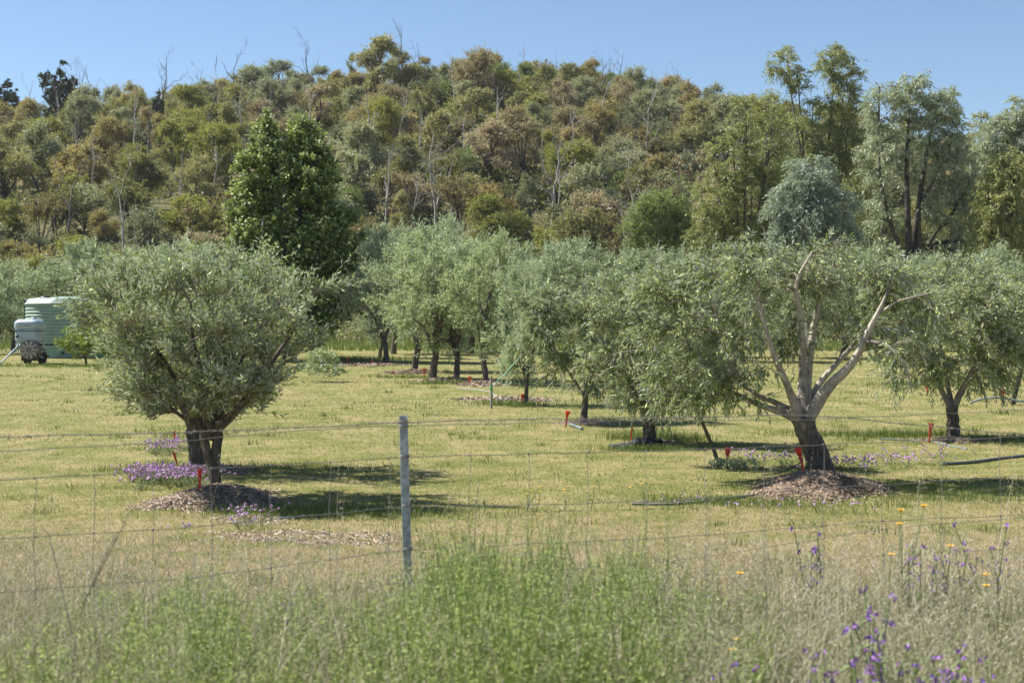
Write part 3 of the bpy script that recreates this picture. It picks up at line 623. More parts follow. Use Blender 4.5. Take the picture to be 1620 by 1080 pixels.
for a in [
 (95,240,93,'C0',G_DARK,'tall dark pine with ragged clumped crown, the highest on the left crest','pine tree',CR,.9,'pine_tree'),
 (12,235,120,'C1',G_DARK,'dark pine at the left edge of the crest','pine tree',CR,1.0,'pine_tree'),
 (-10,235,150,'C0',G_DARK,'dark pine cut by the left edge on the crest','pine tree',CR,1.0,'pine_tree'),
 (45,235,165,'R0',G_GREY,'low grey gum right of the edge pine on the left crest','gum tree',CR),
 (148,222,140,'T0',G_GREY,'thin grey gum just right of the tall dark pine','gum tree',CR,.9),
 (190,215,150,'R1',G_GREY,'grey gum between the tall pine and the small cypress','gum tree',CR),
 (222,215,152,'R2',G_OLIVE,'olive gum with flat top left of the small cypress','gum tree',CR),
 (252,210,138,'C1',G_DARK,'small dark cypress on the left part of the crest','pine tree',CR,.6,'pine_tree'),
 (290,200,138,'R3',G_OLIVE,'rounded olive gum right of the small cypress on the crest','gum tree',CR),
 (322,195,126,'T1',G_GREY,'pale umbrella-topped gum on the left crest','gum tree',CR,1.2),
 (358,190,130,'R4',G_BROWN,'greyish brown gum, first of the pair above the yellow-green wattles','gum tree',CR),
 (390,188,132,'R5',G_GREY,'grey gum, second of the pair above the yellow-green wattles','gum tree',CR),
 (437,182,95,'T2',G_GREY,'tall grey gum with a small round top left of the bare spire','gum tree',CR,1.35),
 (470,178,135,'R6',G_BROWN,'brownish grey gum under the bare spire','gum tree',CR),
 (505,172,104,'T3',G_GREY,'tall open gum right of the bare spire','gum tree',CR,1.35),
 (528,168,122,'T1',G_OLIVE,'olive gum beside the tall open gum on the crest','gum tree',CR),
 (556,152,85,'T0',G_GREY,'slender gum with small tufted head on a long bare trunk','gum tree',CR,.55),
 (603,190,60,'T2',G_OLIVE,'highest gum on the whole crest, layered dark olive crown','gum tree',CR,1.35),
 (585,160,120,'R2',G_OLIVE,'low olive gum at the foot of the highest crest gum','gum tree',CR),
 (628,170,75,'T3',G_OLIVE,'olive gum right against the highest crest gum','gum tree',CR,.9),
 (655,165,97,'C0',G_DARK,'neat dark cypress right of the highest crest gum','pine tree',CR,.55,'pine_tree'),
 (670,160,106,'T1',G_GREY,'small grey gum right of the neat dark cypress','gum tree',CR,.6),
 (703,184,102,'T0',G_GREY,'lean gum with a thin leaning bare trunk on the open slope','gum tree',CR,.8),
 (756,197,88,'R0',G_BROWN,'large golden-brown gum with wide crown and dark trunk on the crest','gum tree',CR,1.05),
 (725,160,112,'R5',G_OCHRE,'ochre gum leaning on the large golden-brown crest gum','gum tree',CR,.8),
 (800,165,103,'R3',G_GREEN,'dense green tree, left end of the green clump on the crest','gum tree',CR,1.1),
 (835,160,106,'R4',G_GREEN,'dense green tree, second in the green clump on the crest','gum tree',CR,1.1),
 (868,196,110,'R1',G_OLIVE,'olive gum with leaning dark trunk in front of the green clump','gum tree',CR,1.),
 (900,158,106,'R6',G_GREEN,'dense green tree in the middle of the green clump on the crest','gum tree',CR,1.1),
 (935,160,108,'R2',G_GREEN,'dense green tree, right end of the green clump on the crest','gum tree',CR,1.1),
 (968,165,118,'R5',G_GREEN,'green gum past the right end of the green clump','gum tree',CR,1.),
 (1010,175,114,'T3',G_GREY,'thin grey gum right of the green clump on the crest','gum tree',CR,.9),
 (990,180,125,'R0',G_OLIVE,'olive gum under the thin grey one on the crest','gum tree',CR,1.),
 (1040,190,140,'R1',G_GREY,'grey gum where the crest begins to fall to the right','gum tree',CR,1.),
 (1068,200,150,'R4',G_GREY,'grey gum on the falling right shoulder of the crest','gum tree',CR,1.),
 (1095,205,155,'T2',G_GREY,'thin gum on the falling right shoulder of the crest','gum tree',CR,1.),
 (1120,215,178,'R3',G_OLIVE,'last olive gum of the crest before the big gums','gum tree',CR,1.),
 (1150,230,190,'R6',G_OLIVE,'olive gum of the crest half hidden by the big gums','gum tree',CR,1.),
 # named trees on the slope
 (480,312,225,'R1',G_GREY,'grey gum just right of the broadleaf tree top','gum tree','gum trees on the hillside',1.),
 (567,315,205,'R4',G_GREY,'wide grey gum with forked dark stems right of the broadleaf tree','gum tree','gum trees on the hillside',1.1),
 (777,322,192,'T0',G_BROWN,'tall reddish brown gum in the middle of the slope','gum tree','gum trees on the hillside',1.5),
 (815,300,180,'R2',G_BROWN,'brown gum right of the tall reddish one in the middle of the slope','gum tree','gum trees on the hillside',1.),
 (910,340,230,'R5',G_YELL,'broad yellow-green gum on the slope right of centre','gum tree','gum trees on the hillside',1.2),
 (978,300,222,'R6',G_GREY,'grey gum with wide twisting dark limbs on the slope','gum tree','gum trees on the hillside',1.2),
 (1042,330,252,'R0',G_OCHRE,'orange-yellow gum on the right of the slope above the bright green bush','gum tree','gum trees on the hillside',1.1),
 (830,395,275,'T1',G_GREY,'tall thin dark-stemmed gum near the foot of the slope','gum tree','gum trees on the hillside',.6),
 (780,400,325,'R3',G_OLIVE,'dark rounded olive tree at the foot of the slope','gum tree','gum trees on the hillside',1.),
 (200,370,300,'R6',G_GREY,'dull grey-green gum low on the left slope','gum tree','gum trees on the hillside',1.),
 (160,400,338,'R2',G_OCHRE,'small orange-topped gum low on the left slope','gum tree','gum trees on the hillside',.9)]:
    hill_put(*a)

# random fill
lmk=[(-999,110,'above the water tank'),(110,360,'above the nearest olive'),(360,540,'near the broadleaf tree'),(540,700,'above the middle olive row'),(700,880,'below the golden-brown gum'),(880,1060,'below the crest clump'),(1060,9999,'beside the big gums')]
def where(px): return next(t for a,b,t in lmk if a<=px<b)
def band(t): return 'at the foot of the hill' if t<.18 else 'low on the slope' if t<.42 else 'halfway up the slope' if t<.7 else 'high on the slope'
pts=[]; tries=0
rr=np.random.default_rng(5)
while len(pts)<480 and tries<60000:
    tries+=1
    y=92+ (YC-92)*rr.random()**.9; u=(rr.random()*2-1)*.385; x=u*y
    px=810+F*u
    t=(y-86)/(YC-86)
    if t>.97: continue
    if px>1180 and y<110: continue
    if px>1250 and rr.random()<.5: continue
    row=540-(float(gz(x,y))-EYE)/y*F
    if 535<px<830 and row<205 and rr.random()<.8: continue
    sp=4.9+2.0*t
    if any((x-a)**2+(y-b)**2<sp*sp for a,b in pts) : continue
    if any((x-a)**2+(y-b)**2<9 for a,b,_ in placed): continue
    pts.append((x,y))
pts.sort(key=lambda p:-p[1])
mats=[(G_OLIVE,'olive-green','gum'),(G_GREY,'grey-green','gum'),(G_OCHRE,'orange-ochre','gum'),(G_YELL,'yellow-green','wattle'),(G_BROWN,'pinkish brown','gum'),(G_GREEN,'fresh green','native pine')]
ng=0
for i,(x,y) in enumerate(pts):
    t=(y-86)/(YC-86); px=810+F*x/y
    n=math.sin(x*.05+1)+math.sin(y*.06+x*.03)+rr.normal()*.8
    w=np.array([.25,.27,.11,.16,.12,.09])
    if t>.62: w=np.array([.36,.34,.06,.06,.1,.10])
    if px<360 and .25<t<.75: w=np.array([.26,.12,.26,.28,.04,.04])
    k=int(np.digitize((n+2.6)/5.2+.001*0, np.cumsum(w)) if rr.random()<.35 else rr.choice(6,p=w/w.sum())); k=min(5,max(0,k))
    mt,cn,sp=mats[k]
    ty=rr.random()
    if ty<.50: lst,H,form=PR,rr.uniform(3.8,6.8),'spreading'
    elif ty<.78: lst,H,form=PT,rr.uniform(5.,8.2),'slender'
    else: lst,H,form=PB,rr.uniform(3.,5.),'low bushy'
    if t<.2 and px<900: H*=.8
    H0={id(PR):8.5,id(PT):11,id(PB):5}[id(lst)]
    if t>.68: H*=.72
    if t>.84:
        H*=.62
        if rr.random()<.35: continue
    nm={'gum':'gum_tree','wattle':'wattle_tree','native pine':'native_pine_tree'}[sp]
    if t<.22 and rr.random()<.45: lst=PB; H=rr.uniform(2.6,4.8)
    H0={id(PR):8.5,id(PT):11,id(PB):5}[id(lst)]
    if lst is PB: nm,sp,form='shrub','shrub','low bushy'
    plant_tree(nm,lst[int(rr.integers(len(lst)))],on(x,y,-.1),f'{form} {cn} {sp} {band(t)}, {where(px)}',f'{sp} tree',f'{cn} {sp} trees on the hillside',rz=rr.random()*6.28,leaf=mt,bark=BARKD if rr.random()<.7 else BARKG,szz=(H/H0*rr.uniform(.9,1.2),H/H0))
# dead trees
for px,pb,h,lab,dk in [(210,330,6,'bleached broken dead tree with spiky limbs on the left slope',0),(105,375,5,'pale bare dead tree low on the left slope',0),(285,372,6,'grey dead tree with fine bare limbs right of the left slope gums',0),
   (493,185,10.5,'tall bare spire of a dead tree on the crest',1),(130,210,8,'bare dead pole beside the tall dark pine',1),(178,205,6,'forked dead pole on the left crest',1),(425,185,9,'dead tree with reaching limbs left of the tall crest gum',1),
   (640,170,11,'bare forked dead tree behind the highest crest gum',1),(720,160,7,'dead limbs poking above the golden-brown crest gum',1),(950,150,7,'twisted bare dead tree above the green clump',1),(965,165,8,'half-dead bare tree at the right of the green clump',1),
   (1030,185,8,'thin bare spire right of the green clump',1),(1130,215,8,'bare twiggy dead tree in the gap before the big gums',0),(610,385,7,'pale dead tree low on the slope above the middle row',0),(690,380,8,'white dead tree with many leaning limbs at the foot of the slope',0),
   (720,398,7,'white leaning dead stems near the foot of the slope',0),(905,340,8,'pale grey fan of bare stems in front of the yellow-green gum',0),(650,400,6,'small white dead tree at the foot of the slope',0),(885,400,6,'grey bare dead tree behind the far olives',0),
   (575,300,8,'tangle of pale bare limbs right of the broadleaf tree',0),(740,300,7,'grey dead tree in the middle of the slope',0),(820,180,6,'pale dead tree under the green clump',0),(990,335,6,'small grey dead tree above the bright green bush',0),(50,300,7,'pale dead spar on the far left slope',0),(1185,400,9,'pale dead limbs in front of the broad olive-green gum',0),
   (340,340,6,'thin dead tree left of the broadleaf tree',0),(870,240,6,'small dead tree high on the slope',0),(660,290,7,'leaning dead tree on the middle slope',0)]:
    d=np.arange(90,YC+4,.25); xx=(px-810)/F*d; z=gz(xx,d); ang=540-(z-EYE)/d*F; i=int(np.argmin(np.abs(ang-pb)))
    plant_dead(np.array([xx[i],d[i],z[i]]),lab,'dead trees on the hillside',px*.3,h/9.*1.1,bool(dk))

for i in range(70):
    y=96+120*rr.random(); x=(rr.random()*2-1)*.34*y; px=810+F*x/y
    plant_dead(on(x,y),f'small bare dead tree {band((y-86)/(YC-86))}, {where(px)}','dead trees on the hillside',i*1.3,rr.uniform(.6,1.1),rr.random()<.35)
# the far wood between the trees one can tell apart: more small crowns than anyone could count
rs=np.random.default_rng(91)
WOOD_=leafmat('woodland_leaf',[(0,(0.093,0.089,0.048)),(.18,(0.164,0.157,0.086)),(.2,(0.110,0.120,0.079)),(.42,(0.220,0.230,0.159)),(.44,(0.153,0.105,0.054)),(.64,(0.306,0.210,0.108)),(.66,(0.120,0.115,0.038)),(.84,(0.263,0.240,0.087)),(.86,(0.131,0.089,0.064)),(1,(0.295,0.210,0.149))],rough=.6,transl=.3,var=0)
lite=[]
for q_ in range(4):
    bl=[(rs.normal()*1.2,rs.normal()*1.2,3.2+1.6*rs.random(),.75+.5*rs.random(),.75+.5*rs.random(),.7+.3*rs.random(),1) for _ in range(6)]
    lm=[[(0,0,0,.1),(b[0]*.4,b[1]*.4,b[2]*.5,.07),(b[0],b[1],b[2],.03)] for b in bl[:4]]
    C_,Rb_,TW_,V_,F_,va_=grow(rs,lm,bl,nb=55,ntw=6,nlf=7,tw=.6,ll=.28,lw=.11,up=.3,outb=.5,br=.02,ldroop=.3,tdroop=.1,shell=.3,trnd=.7,shoot=.12)
    tb=[tubes(resample(l,6)[None,:,:3],resample(l,6)[None,:,3],4) for l in lm]
    lite.append((V_,F_,va_,tb))
gl=Geo(); gt=Geo()
for k in range(520):
    y=90+(YC*.93-90)*rs.random()**.75; x=(rs.random()*2-1)*.38*y; t=(y-86)/(YC-86); px=810+F*x/y
    if 535<px<830 and t>.8 and rs.random()<.7: continue
    if px>1200 and rs.random()<.5: continue
    V_,F_,va_,tb=lite[int(rs.integers(4))]; sc_=(.55+.5*rs.random())*(.75 if t>.75 else 1.); a=rs.random()*6.28; ca,sa=math.cos(a),math.sin(a); M_=np.array([[ca,sa,0],[-sa,ca,0],[0,0,1.]])*sc_
    o=on(x,y,-.1); cl=int(rs.choice(5,p=[.26,.26,.2,.14,.14])); lo,hi=((0,.18),(.2,.42),(.44,.64),(.66,.84),(.86,1.))[cl]
    gl.add(V_@M_+o,F_,lo+(hi-lo)*va_)
    for tv,tf in tb: gt.add(tv@M_+o,tf,.5,1)
gl.v+=gt.v; gl.f+=[f_+gl.n for f_ in gt.f]; gl.a+=gt.a; gl.m+=gt.m; gl.sm+=gt.sm; gl.n+=gt.n
tag(gl.obj('woodland',[WOOD_,BARKD]),'mass of small eucalypt crowns filling the hillside between the larger trees',None,None,'stuff')
# undergrowth on the hill and grove edge (nobody could count it)
def leafcloud(cent, rad, nper, ll, lw, rs, flat=.8):
    M=len(cent); d=nrm(rs.normal(size=(M,nper,3))); d[...,2]=np.abs(d[...,2])
    r=rad[:,None,None]*(.55+.5*rs.random((M,nper,1)))
    p=cent[:,None]+d*r*np.array([1,1,flat]); p=p.reshape(-1,3)
    K=len(p); ld=nrm(d.reshape(-1,3)*.6+rs.normal(size=(K,3))*.8); wd=nrm(np.cross(ld,rs.normal(size=(K,3))))
    L=ll*(.6+.8*rs.random((K,1))); W=lw*(.6+.8*rs.random((K,1)))
    V=np.stack([p-ld*L*.5,p+wd*W*.5,p+ld*L*.5,p-wd*W*.5],1).reshape(-1,3)
    a=np.repeat(rs.random(M),nper)*.7+rs.random(K)*.3
    return V,np.arange(K*4).reshape(K,4),a
UND=leafmat('undergrowth',[(0,(0.116,0.116,0.062)),(.3,(0.163,0.154,0.083)),(.6,(0.229,0.202,0.104)),(.8,(0.212,0.238,0.087)),(1,(0.343,0.290,0.157))],rough=.6,transl=.3,var=0)
rs=np.random.default_rng(9)
n=8500; yy=90+(YC-90)*rs.random(n)**.8; uu=(rs.random(n)*2-1)*.42; xx=uu*yy
c=np.stack([xx,yy,gz(xx,yy)],1); n1=yy<135; rd=np.where(n1,1.35,1.)*(.45+1.3*rs.random(n)**2)*np.where((uu*F+810>530)&(uu*F+810<830)&(yy>225),.45,1)
V,f,a=leafcloud(c,rd,55,.34,.13,rs); g=Geo(); g.add(V,f,a); tag(g.obj('undergrowth',UND),'low scrub between the trees on the hillside',None,None,'stuff')
n=1500; yy=74+22*rs.random(n); uu=(rs.random(n)*2-1)*.45; xx=uu*yy
c=np.stack([xx,yy,gz(xx,yy)],1); rd=.5+1.5*rs.random(n)
V,f,a=leafcloud(c,rd,70,.22,.09,rs,1.2); g=Geo(); g.add(V,f,a*.8); tag(g.obj('undergrowth',UND),'dark scrub along the far edge of the grove',None,None,'stuff')

exec_marker=1
# ------------------------------------------------------------------ grass
def blades(P,h,w,rs,lean=.35,val=None,segs=1,curl=.3):
    K=len(P); a=rs.random(K)*6.283; dr=np.stack([np.cos(a),np.sin(a),np.zeros(K)],1)
    b=rs.random(K)*6.283; wd=np.stack([np.cos(b),np.sin(b),np.zeros(K)],1)*w[:,None]*.5
    ln=(lean*rs.random(K)*h)[:,None]*dr
    tip=P+ln+np.array([0,0,1])*h[:,None]
    v=rs.random(K) if val is None else val
    if segs==1:
        V=np.stack([P-wd,P+wd,tip],1).reshape(-1,3); return V,np.arange(K*3).reshape(K,3),v
    mid=P+ln*curl+np.array([0,0,1])*h[:,None]*.55
    V=np.stack([P-wd,P+wd,mid+wd*.8,mid-wd*.8,tip+wd*.15,tip-wd*.15],1).reshape(-1,3)
    i=np.arange(K)[:,None]*6
    return V,np.concatenate([i+np.array([[0,1,2,3]]),i+np.array([[3,2,4,5]])]),np.concatenate([v,v])
GRASS=leafmat('lawn_blades',[(0,(0.087,0.122,0.024)),(.35,(0.158,0.181,0.047)),(.6,(0.262,0.243,0.087)),(1,(0.413,0.349,0.189))],rough=.7,transl=.3,var=0,spec=.2)
rs=np.random.default_rng(21)
def scatter(n,y0,y1,p=1.,um=.39):
    # even screen coverage: density falls with distance
    q=rs.random(n); y=(y0**-p+(y1**-p-y0**-p)*q)**(-1/p); x=(rs.random(n)*2-1)*um*y
    return x,y
def fnoise(x,y):
    r_=np.random.default_rng(3); o=0*x
    for k in range(16):
        an=r_.random()*6.283; fq=.35*1.26**k; o=o+np.sin((x*math.cos(an)+y*math.sin(an))*fq+r_.random()*6.28+1.3*np.sin(x*fq*.4+k))*(.9**k)
    return o/2.6
g=Geo()
x,y=scatter(330000,7.5,60,1.); z=gz(x,y)
nn=fnoise(x,y); v=np.clip(.44+.22*nn+.40*(rs.random(len(x))-.5)*2-.10*np.clip((y-18)/20,0,1),0,1)
near=np.clip((14-y)/3.5,0,1); v=np.clip(v+near*.22,0,1)
h=(.010+.020*rs.random(len(x)))*(1+np.clip((y-15)/25,0,1.6)); w=.0045*(1+np.clip((y-12)/12,0,3.))
V,f,a=blades(np.stack([x,y,z],1),h,w,rs,2.6,v); g.add(V,f,a)
tag(g.obj('grass',GRASS),'short mown yellow-green grass over the grove floor',None,None,'stuff')
TG=leafmat('tall_green_grass',[(0,(0.041,0.070,0.015)),(.5,(0.082,0.131,0.025)),(1,(0.197,0.230,0.066))],rough=.55,transl=.3,var=0)
g=Geo()
for k in range(300):
    yy=9+40*rs.random()**1.6; xx=(rs.random()*2-1)*.38*yy; n=14+int(30*rs.random()); sg=.05+.12*rs.random()
    x=xx+rs.normal(size=n)*sg; y=yy+rs.normal(size=n)*sg
    V,f,a=blades(np.stack([x,y,gz(x,y)],1),.02+.07*rs.random(n)*(.5+rs.random()),np.full(n,.007*max(1,yy/16)),rs,1.2,.2+.8*rs.random(n),2); g.add(V,f,a)
spots=[(480,812,1.1,.5,1500,.13),(600,815,1.2,.4,900,.1),(1130,795,.9,.4,900,.1),(1400,775,1.3,.6,1800,.12),(1490,790,1.2,.4,1000,.1),(1200,800,.9,.4,700,.1),(1560,697,1.2,.5,1100,.14),(1350,690,1.3,.5,1200,.14),(1440,690,.9,.4,900,.16),(1000,695,.5,.3,500,.2),(1060,698,.6,.3,800,.22),(1000,712,.6,.12,500,.12),(1035,714,.5,.1,400,.14),
 (810,642,.8,.5,900,.18),(450,742,1.2,.5,900,.1),(310,690,.9,.6,500,.12),(1170,707,1.2,.4,500,.08),(940,665,.7,.3,300,.1),(700,607,1.2,.5,600,.18),(560,570,2.,1.,1200,.25),(350,588,2.,1.,600,.2),(100,580,3.,.8,900,.2),(640,598,1.,.5,500,.15),(1480,610,2.,1.,900,.2),(1560,600,2.,1.,900,.2),(250,745,.8,.35,700,.15),(1300,775,1.6,.6,700,.1),(1030,640,2.,.5,500,.12)]
for px,py,sx,sy,n,hh in spots:
    hh*=.75
    b=ray(px,py); x=b[0]+rs.normal(size=n)*sx*.5; y=b[1]+rs.normal(size=n)*sy*.5
    V,f,a=blades(np.stack([x,y,gz(x,y)],1),hh*(.35+.8*rs.random(n)),np.full(n,.005*max(1,b[1]/16)),rs,.5,rs.random(n)*.9,2); g.add(V,f,a)
n=26000; y=62+18*rs.random(n); x=(rs.random(n)*2-1)*.42*y
V,f,a=blades(np.stack([x,y,gz(x,y)],1),.12+.2*rs.random(n),np.full(n,.035),rs,.4,.3+.7*rs.random(n),2); g.add(V,f,a)
tag(g.obj('tall_grass',TG),'longer green grass around the trunks and along the far edge',None,None,'stuff')

# ------------------------------------------------------------------ mulch
MUL=vmat('wood_chips',[(0,(0.105,0.074,0.052)),(.4,(0.312,0.223,0.155)),(.75,(0.541,0.413,0.291)),(1,(0.562,0.515,0.477))],.85)
def mulch(px,py,rx,ry,h,n,label,name='mulch_mound',dx=0.,chip=.030,dark=0.):
    b=ray(px,py); g=Geo(); kr,ka=10,36
    rr_=np.linspace(0,1,kr); an=np.arange(ka)/ka*6.283
    wob=1+.16*np.sin(2*an+px)+.12*np.sin(3*an+py)+.10*np.sin(7*an)+.06*np.sin(11*an+2)
    X=b[0]+rr_[:,None]*wob*np.cos(an)*rx; Y=b[1]+rr_[:,None]*wob*np.sin(an)*ry
    hz=lambda r:h*np.clip(1-r**1.4,0,1)
    Z=gz(X,Y)+hz(rr_)[:,None]-.006*(rr_[:,None]>.95)+.002
    i=np.arange(kr*ka).reshape(kr,ka); p=i[:-1]; q=i[1:]
    g.add(np.stack([X,Y,Z],-1).reshape(-1,3),np.stack([p,np.roll(p,-1,1),np.roll(q,-1,1),q],-1).reshape(-1,4),.2-dark*.2,0,True)
    r=np.sqrt(rs.random(n))*(1+.28*rs.random(n)**2); t=rs.random(n)*6.283; wv=np.interp(t,np.append(an,6.2832),np.append(wob,wob[0]))
    cx=b[0]+r*wv*np.cos(t)*rx; cy=b[1]+r*wv*np.sin(t)*ry; c=np.stack([cx,cy,gz(cx,cy)+hz(np.minimum(r,1))+.012],1)
    dd=nrm(rs.normal(size=(n,3))*np.array([1,1,.22])); wd=nrm(np.cross(dd,rs.normal(size=(n,3))*.35+np.array([0,0,1])))
    L=chip*(.4+rs.random((n,1))); W=chip*.28*(.5+rs.random((n,1)))
    V=np.stack([c-dd*L*.5-wd*W*.5,c-dd*L*.5+wd*W*.5,c+dd*L*.5+wd*W*.5,c+dd*L*.5-wd*W*.5],1).reshape(-1,3)
    g.add(V,np.arange(n*4).reshape(n,4),np.clip(rs.random(n)*(1-dark*.6),0,1))
    return tag(g.obj(name,MUL),label,None,None,'stuff')
mulch(345,795,.60,.70,.17,9000,'mound of pale wood chips round the nearest left trunk')
mulch(322,745,.55,.5,.06,1500,'dark mulch round the second left trunk',dark=.6)
mulch(505,853,.70,.40,-.004,1700,'thin spill of wood chips on the lawn',name='wood_chips')
mulch(400,822,.40,.3,-.004,600,'scattered wood chips below the left mound',name='wood_chips')
mulch(1300,775,.80,.75,.19,9000,'mound of bark mulch round the largest right trunk',dark=.25)
mulch(1030,702,.45,.4,.05,700,'litter round the trunk on the black mat',dark=.7)
mulch(925,670,.45,.4,.04,700,'pale litter round the small dark trunk')
mulch(655,590,.75,.7,.10,900,'dark mulch heap under the leaning far trunk',dark=.8,chip=.09)
mulch(718,603,.8,.7,.10,900,'pale mulch heap under the leaning middle row trunk',chip=.09)
mulch(765,609,.7,.6,.10,900,'pale mulch heap behind the green roped stake',chip=.09)
mulch(800,632,.9,.6,.05,900,'twiggy litter left of the crossed thin stems',chip=.08)
mulch(1510,698,.55,.5,.06,900,'mulch round the forked olive trunk',dark=.4)
mulch(583,578,1.3,.6,.06,600,'grey litter at the far row end',dark=.5,chip=.12)
MAT=plain('weed_mat',(.02,.022,.024),.6)
# black weed mat, crumpled
b=ray(1010,706); g=Geo(); k=22
X,Y=np.meshgrid(np.linspace(-.40,.34,k),np.linspace(-.2,.25,10)); Z=gz(X+b[0],Y+b[1])-.02+.09*np.abs(np.sin(X*9+Y*6))*np.abs(np.sin(X*3+1))+.05*rs.random(X.shape)
i=np.arange(X.size).reshape(X.shape)
g.add(np.stack([X+b[0],Y+b[1]+.1*np.sin(X*4),Z],-1).reshape(-1,3),np.stack([i[:-1,:-1],i[:-1,1:],i[1:,1:],i[1:,:-1]],-1).reshape(-1,4),smooth=True)
o=g.obj('weed_mat',MAT); sol=o.modifiers.new('s','SOLIDIFY'); sol.thickness=.006
tag(o,'crumpled black weed mat round the olive trunk right of the middle','weed mat')

# ------------------------------------------------------------------ red stakes
RED=plain('red_plastic',(.62,.035,.02),.45,noise=.12)
BLK=plain('black_plastic',(.02,.02,.02),.5)
def stake(px,py,top,label,lean=(0,0),tube=False,cup=True,w=.028,dz=0.):
    b=ray(px,py)+np.array([0,0,dz]); sc=F/b[1]; h=(py-top)/sc
    r=empty('marker_stake',b,label,'stake','red plastic stakes beside the olive trunks')
    lx=lean[0]/sc; ly=lean[1]
    g=Geo()
    # cross-section is an angle: two flanges, tapering to a point
    T=np.array([lx,ly,h]); 
    for s,a in ((1,0.),(1,math.pi/2),(-1,0.)):
        dv=np.array([math.cos(a+.4),math.sin(a+.4),0])*w*s
        q0=np.array([0,0,-.06]); 
        V=np.array([q0-dv*.1,q0+dv*.25,T*.92+dv*.8,T*.92-dv*.1]); nn=np.cross(dv,T); nn=nn/np.linalg.norm(nn)*.003
        g.add(np.concatenate([V-nn,V+nn]),[[0,3,2,1],[4,5,6,7],[0,1,5,4],[1,2,6,5],[2,3,7,6],[3,0,4,7]])
    g.obj('shaft',RED,r)
    if cup:
        g=Geo(); prof=[(.001,-.05),(w*.9,-.045),(w*1.15,.0),(w*1.5,.03),(w*1.55,.036),(w*1.2,.036),(w*.5,-.01),(.001,-.012)]
        lathe(g,prof,12); V=g.v[0]; tilt=math.atan2(lx,h); ct,st=math.cos(tilt),math.sin(tilt)
        g.v[0]=np.stack([V[:,0]*ct+V[:,2]*st,V[:,1],-V[:,0]*st+V[:,2]*ct],1)+T*.97; g.obj('head',RED,r)
    if tube:
        g=Geo(); pipe(g,[T*.9+np.array([.02,-.01,0]),T*.55+np.array([.03,-.03,.02]),np.array([-.1,-.05,.12]),np.array([-.32,-.1,.02]),np.array([-.5,-.1,.01])],.006,5,k=14); g.obj('drip_tube',BLK,r)
    return r
stake(284,740,714,'short leaning red stake beside the second left trunk',(-10,0),cup=False,w=.02)
stake(276,700,680,'small upright red stake among pink flowers left of the nearest trunk',(0,0),cup=False,w=.02)
stake(316,798,762,'red stake close against the nearest left trunk',dz=.10,w=.02)
stake(1276,767,728,'leaning red stake with a black drip tube beside the thick dark trunk',(-13,0),tube=True,dz=.10)
stake(1150,740,712,'red stake at the foot of the leaning sapling',(1,0))
stake(999,698,672,'thin dark red stake at the edge of the black mat',(1,0),cup=False,w=.02)
stake(894,676,653,'red stake next to the loose grey pipe',(4,0))
stake(1469,700,672,'red stake on the pale pipe left of the forked olive',(4,0))
stake(825,642,626,'red stake beside the two crossed thin stems',(2,0))
stake(743,609,597,'small red stake between the leaning middle row trunks')
stake(671,597,585,'small red stake on the dark mulch by the double stem')
stake(633,592,588,'fallen red stake lying at the dark mulch heap',(-14,0),cup=False)
stake(588,577,570,'stubby red stake at the far row end',cup=False)
stake(552,574,564,'far red stake left of the row end',cup=False)
stake(786,573,562,'far red stake in the open grass behind the rope',(1,0))
stake(1587,636,618,'red stake above the arched pipe at the right',tube=True)
stake(1468,626,611,'red stake half behind the leaves of the forked olive',(-2,0))
stake(1578,606,599,'tiny far red stake at the right edge of the grass')

# timber stake with green rope
WOOD=plain('weathered_wood',(.26,.24,.2),.85,noise=.3,scale=20)
GRN=plain('green_cord',(.06,.42,.16),.6)
b=ray(777,647); sc=F/b[1]; r=empty('tie_post',b,'grey wooden post with green cord wrapped round it in mid lawn','post')
g=Geo(); pipe(g,[(0,0,-.1),(0.005,0,.3),(0,0,52/sc)],.024,8); g.obj('shaft',WOOD,r)
g=Geo()
for k in range(5): lathe(g,[(.027,-.006),(.033,0),(.027,.006)],12,c=(0,0,34/sc-.03+k*.013))
g.obj('cord_wrap',GRN,r)
e=np.array([(822-777)/sc,.35,(647-566)/sc]); g=Geo(); pipe(g,[(0,-.0,.0),e*.5+np.array([0,0,-.02])-np.array([0,0,34/sc*.5]),e-np.array([0,0,34/sc])],.008,5,k=10)
o=g.obj('cord',plain('pale_green_cord',(.30,.62,.36),.6)); o.location=b+np.array([0,0,34/sc]); tag(o,'pale green cord stretched up from the wooden post to the olive branches','cord')

# pipes on the grass
PVC=plain('grey_poly_pipe',(.15,.19,.19),.6,noise=.15); PVD=plain('dark_poly_pipe',(.10,.11,.10),.6)
def groundpipe(pp,r,mat,label,cat='pipe',lift=None,name='irrigation_pipe'):
    P=[ray(x,y) for x,y in pp]; P=[p+np.array([0,0,r+(lift[i] if lift else 0)]) for i,p in enumerate(P)]
    g=Geo(); pipe(g,P,r,8,k=24); return tag(g.obj(name,mat),label,cat,'irrigation pipes lying in the grass')
groundpipe([(1392,696),(1430,697),(1470,698),(1500,706),(1530,712)],.011,PVC,'pale blue-grey pipe passing the red stake left of the forked olive')
groundpipe([(1535,641),(1550,641),(1580,641),(1610,642),(1680,645)],.02,PVC,'pale pipe arching over the grass by the slim trunk at the right edge',lift=[.02,.10,.14,.08,.02])
groundpipe([(1490,737),(1540,733),(1580,728),(1640,722)],.02,PVD,'dark weathered pipe across the grass near the right edge')
groundpipe([(902,673),(921,681)],.024,PVC,'short loose grey pipe end beside the red stake')
groundpipe([(724,615),(745,616),(775,620),(786,628),(792,638)],.013,plain('white_hose',(.30,.29,.26),.6),'thin whitish hose curving past the green-corded post')
groundpipe([(244,795),(262,797),(284,798)],.012,PVC,'thin blue-grey hose left of the nearest mulch mound')
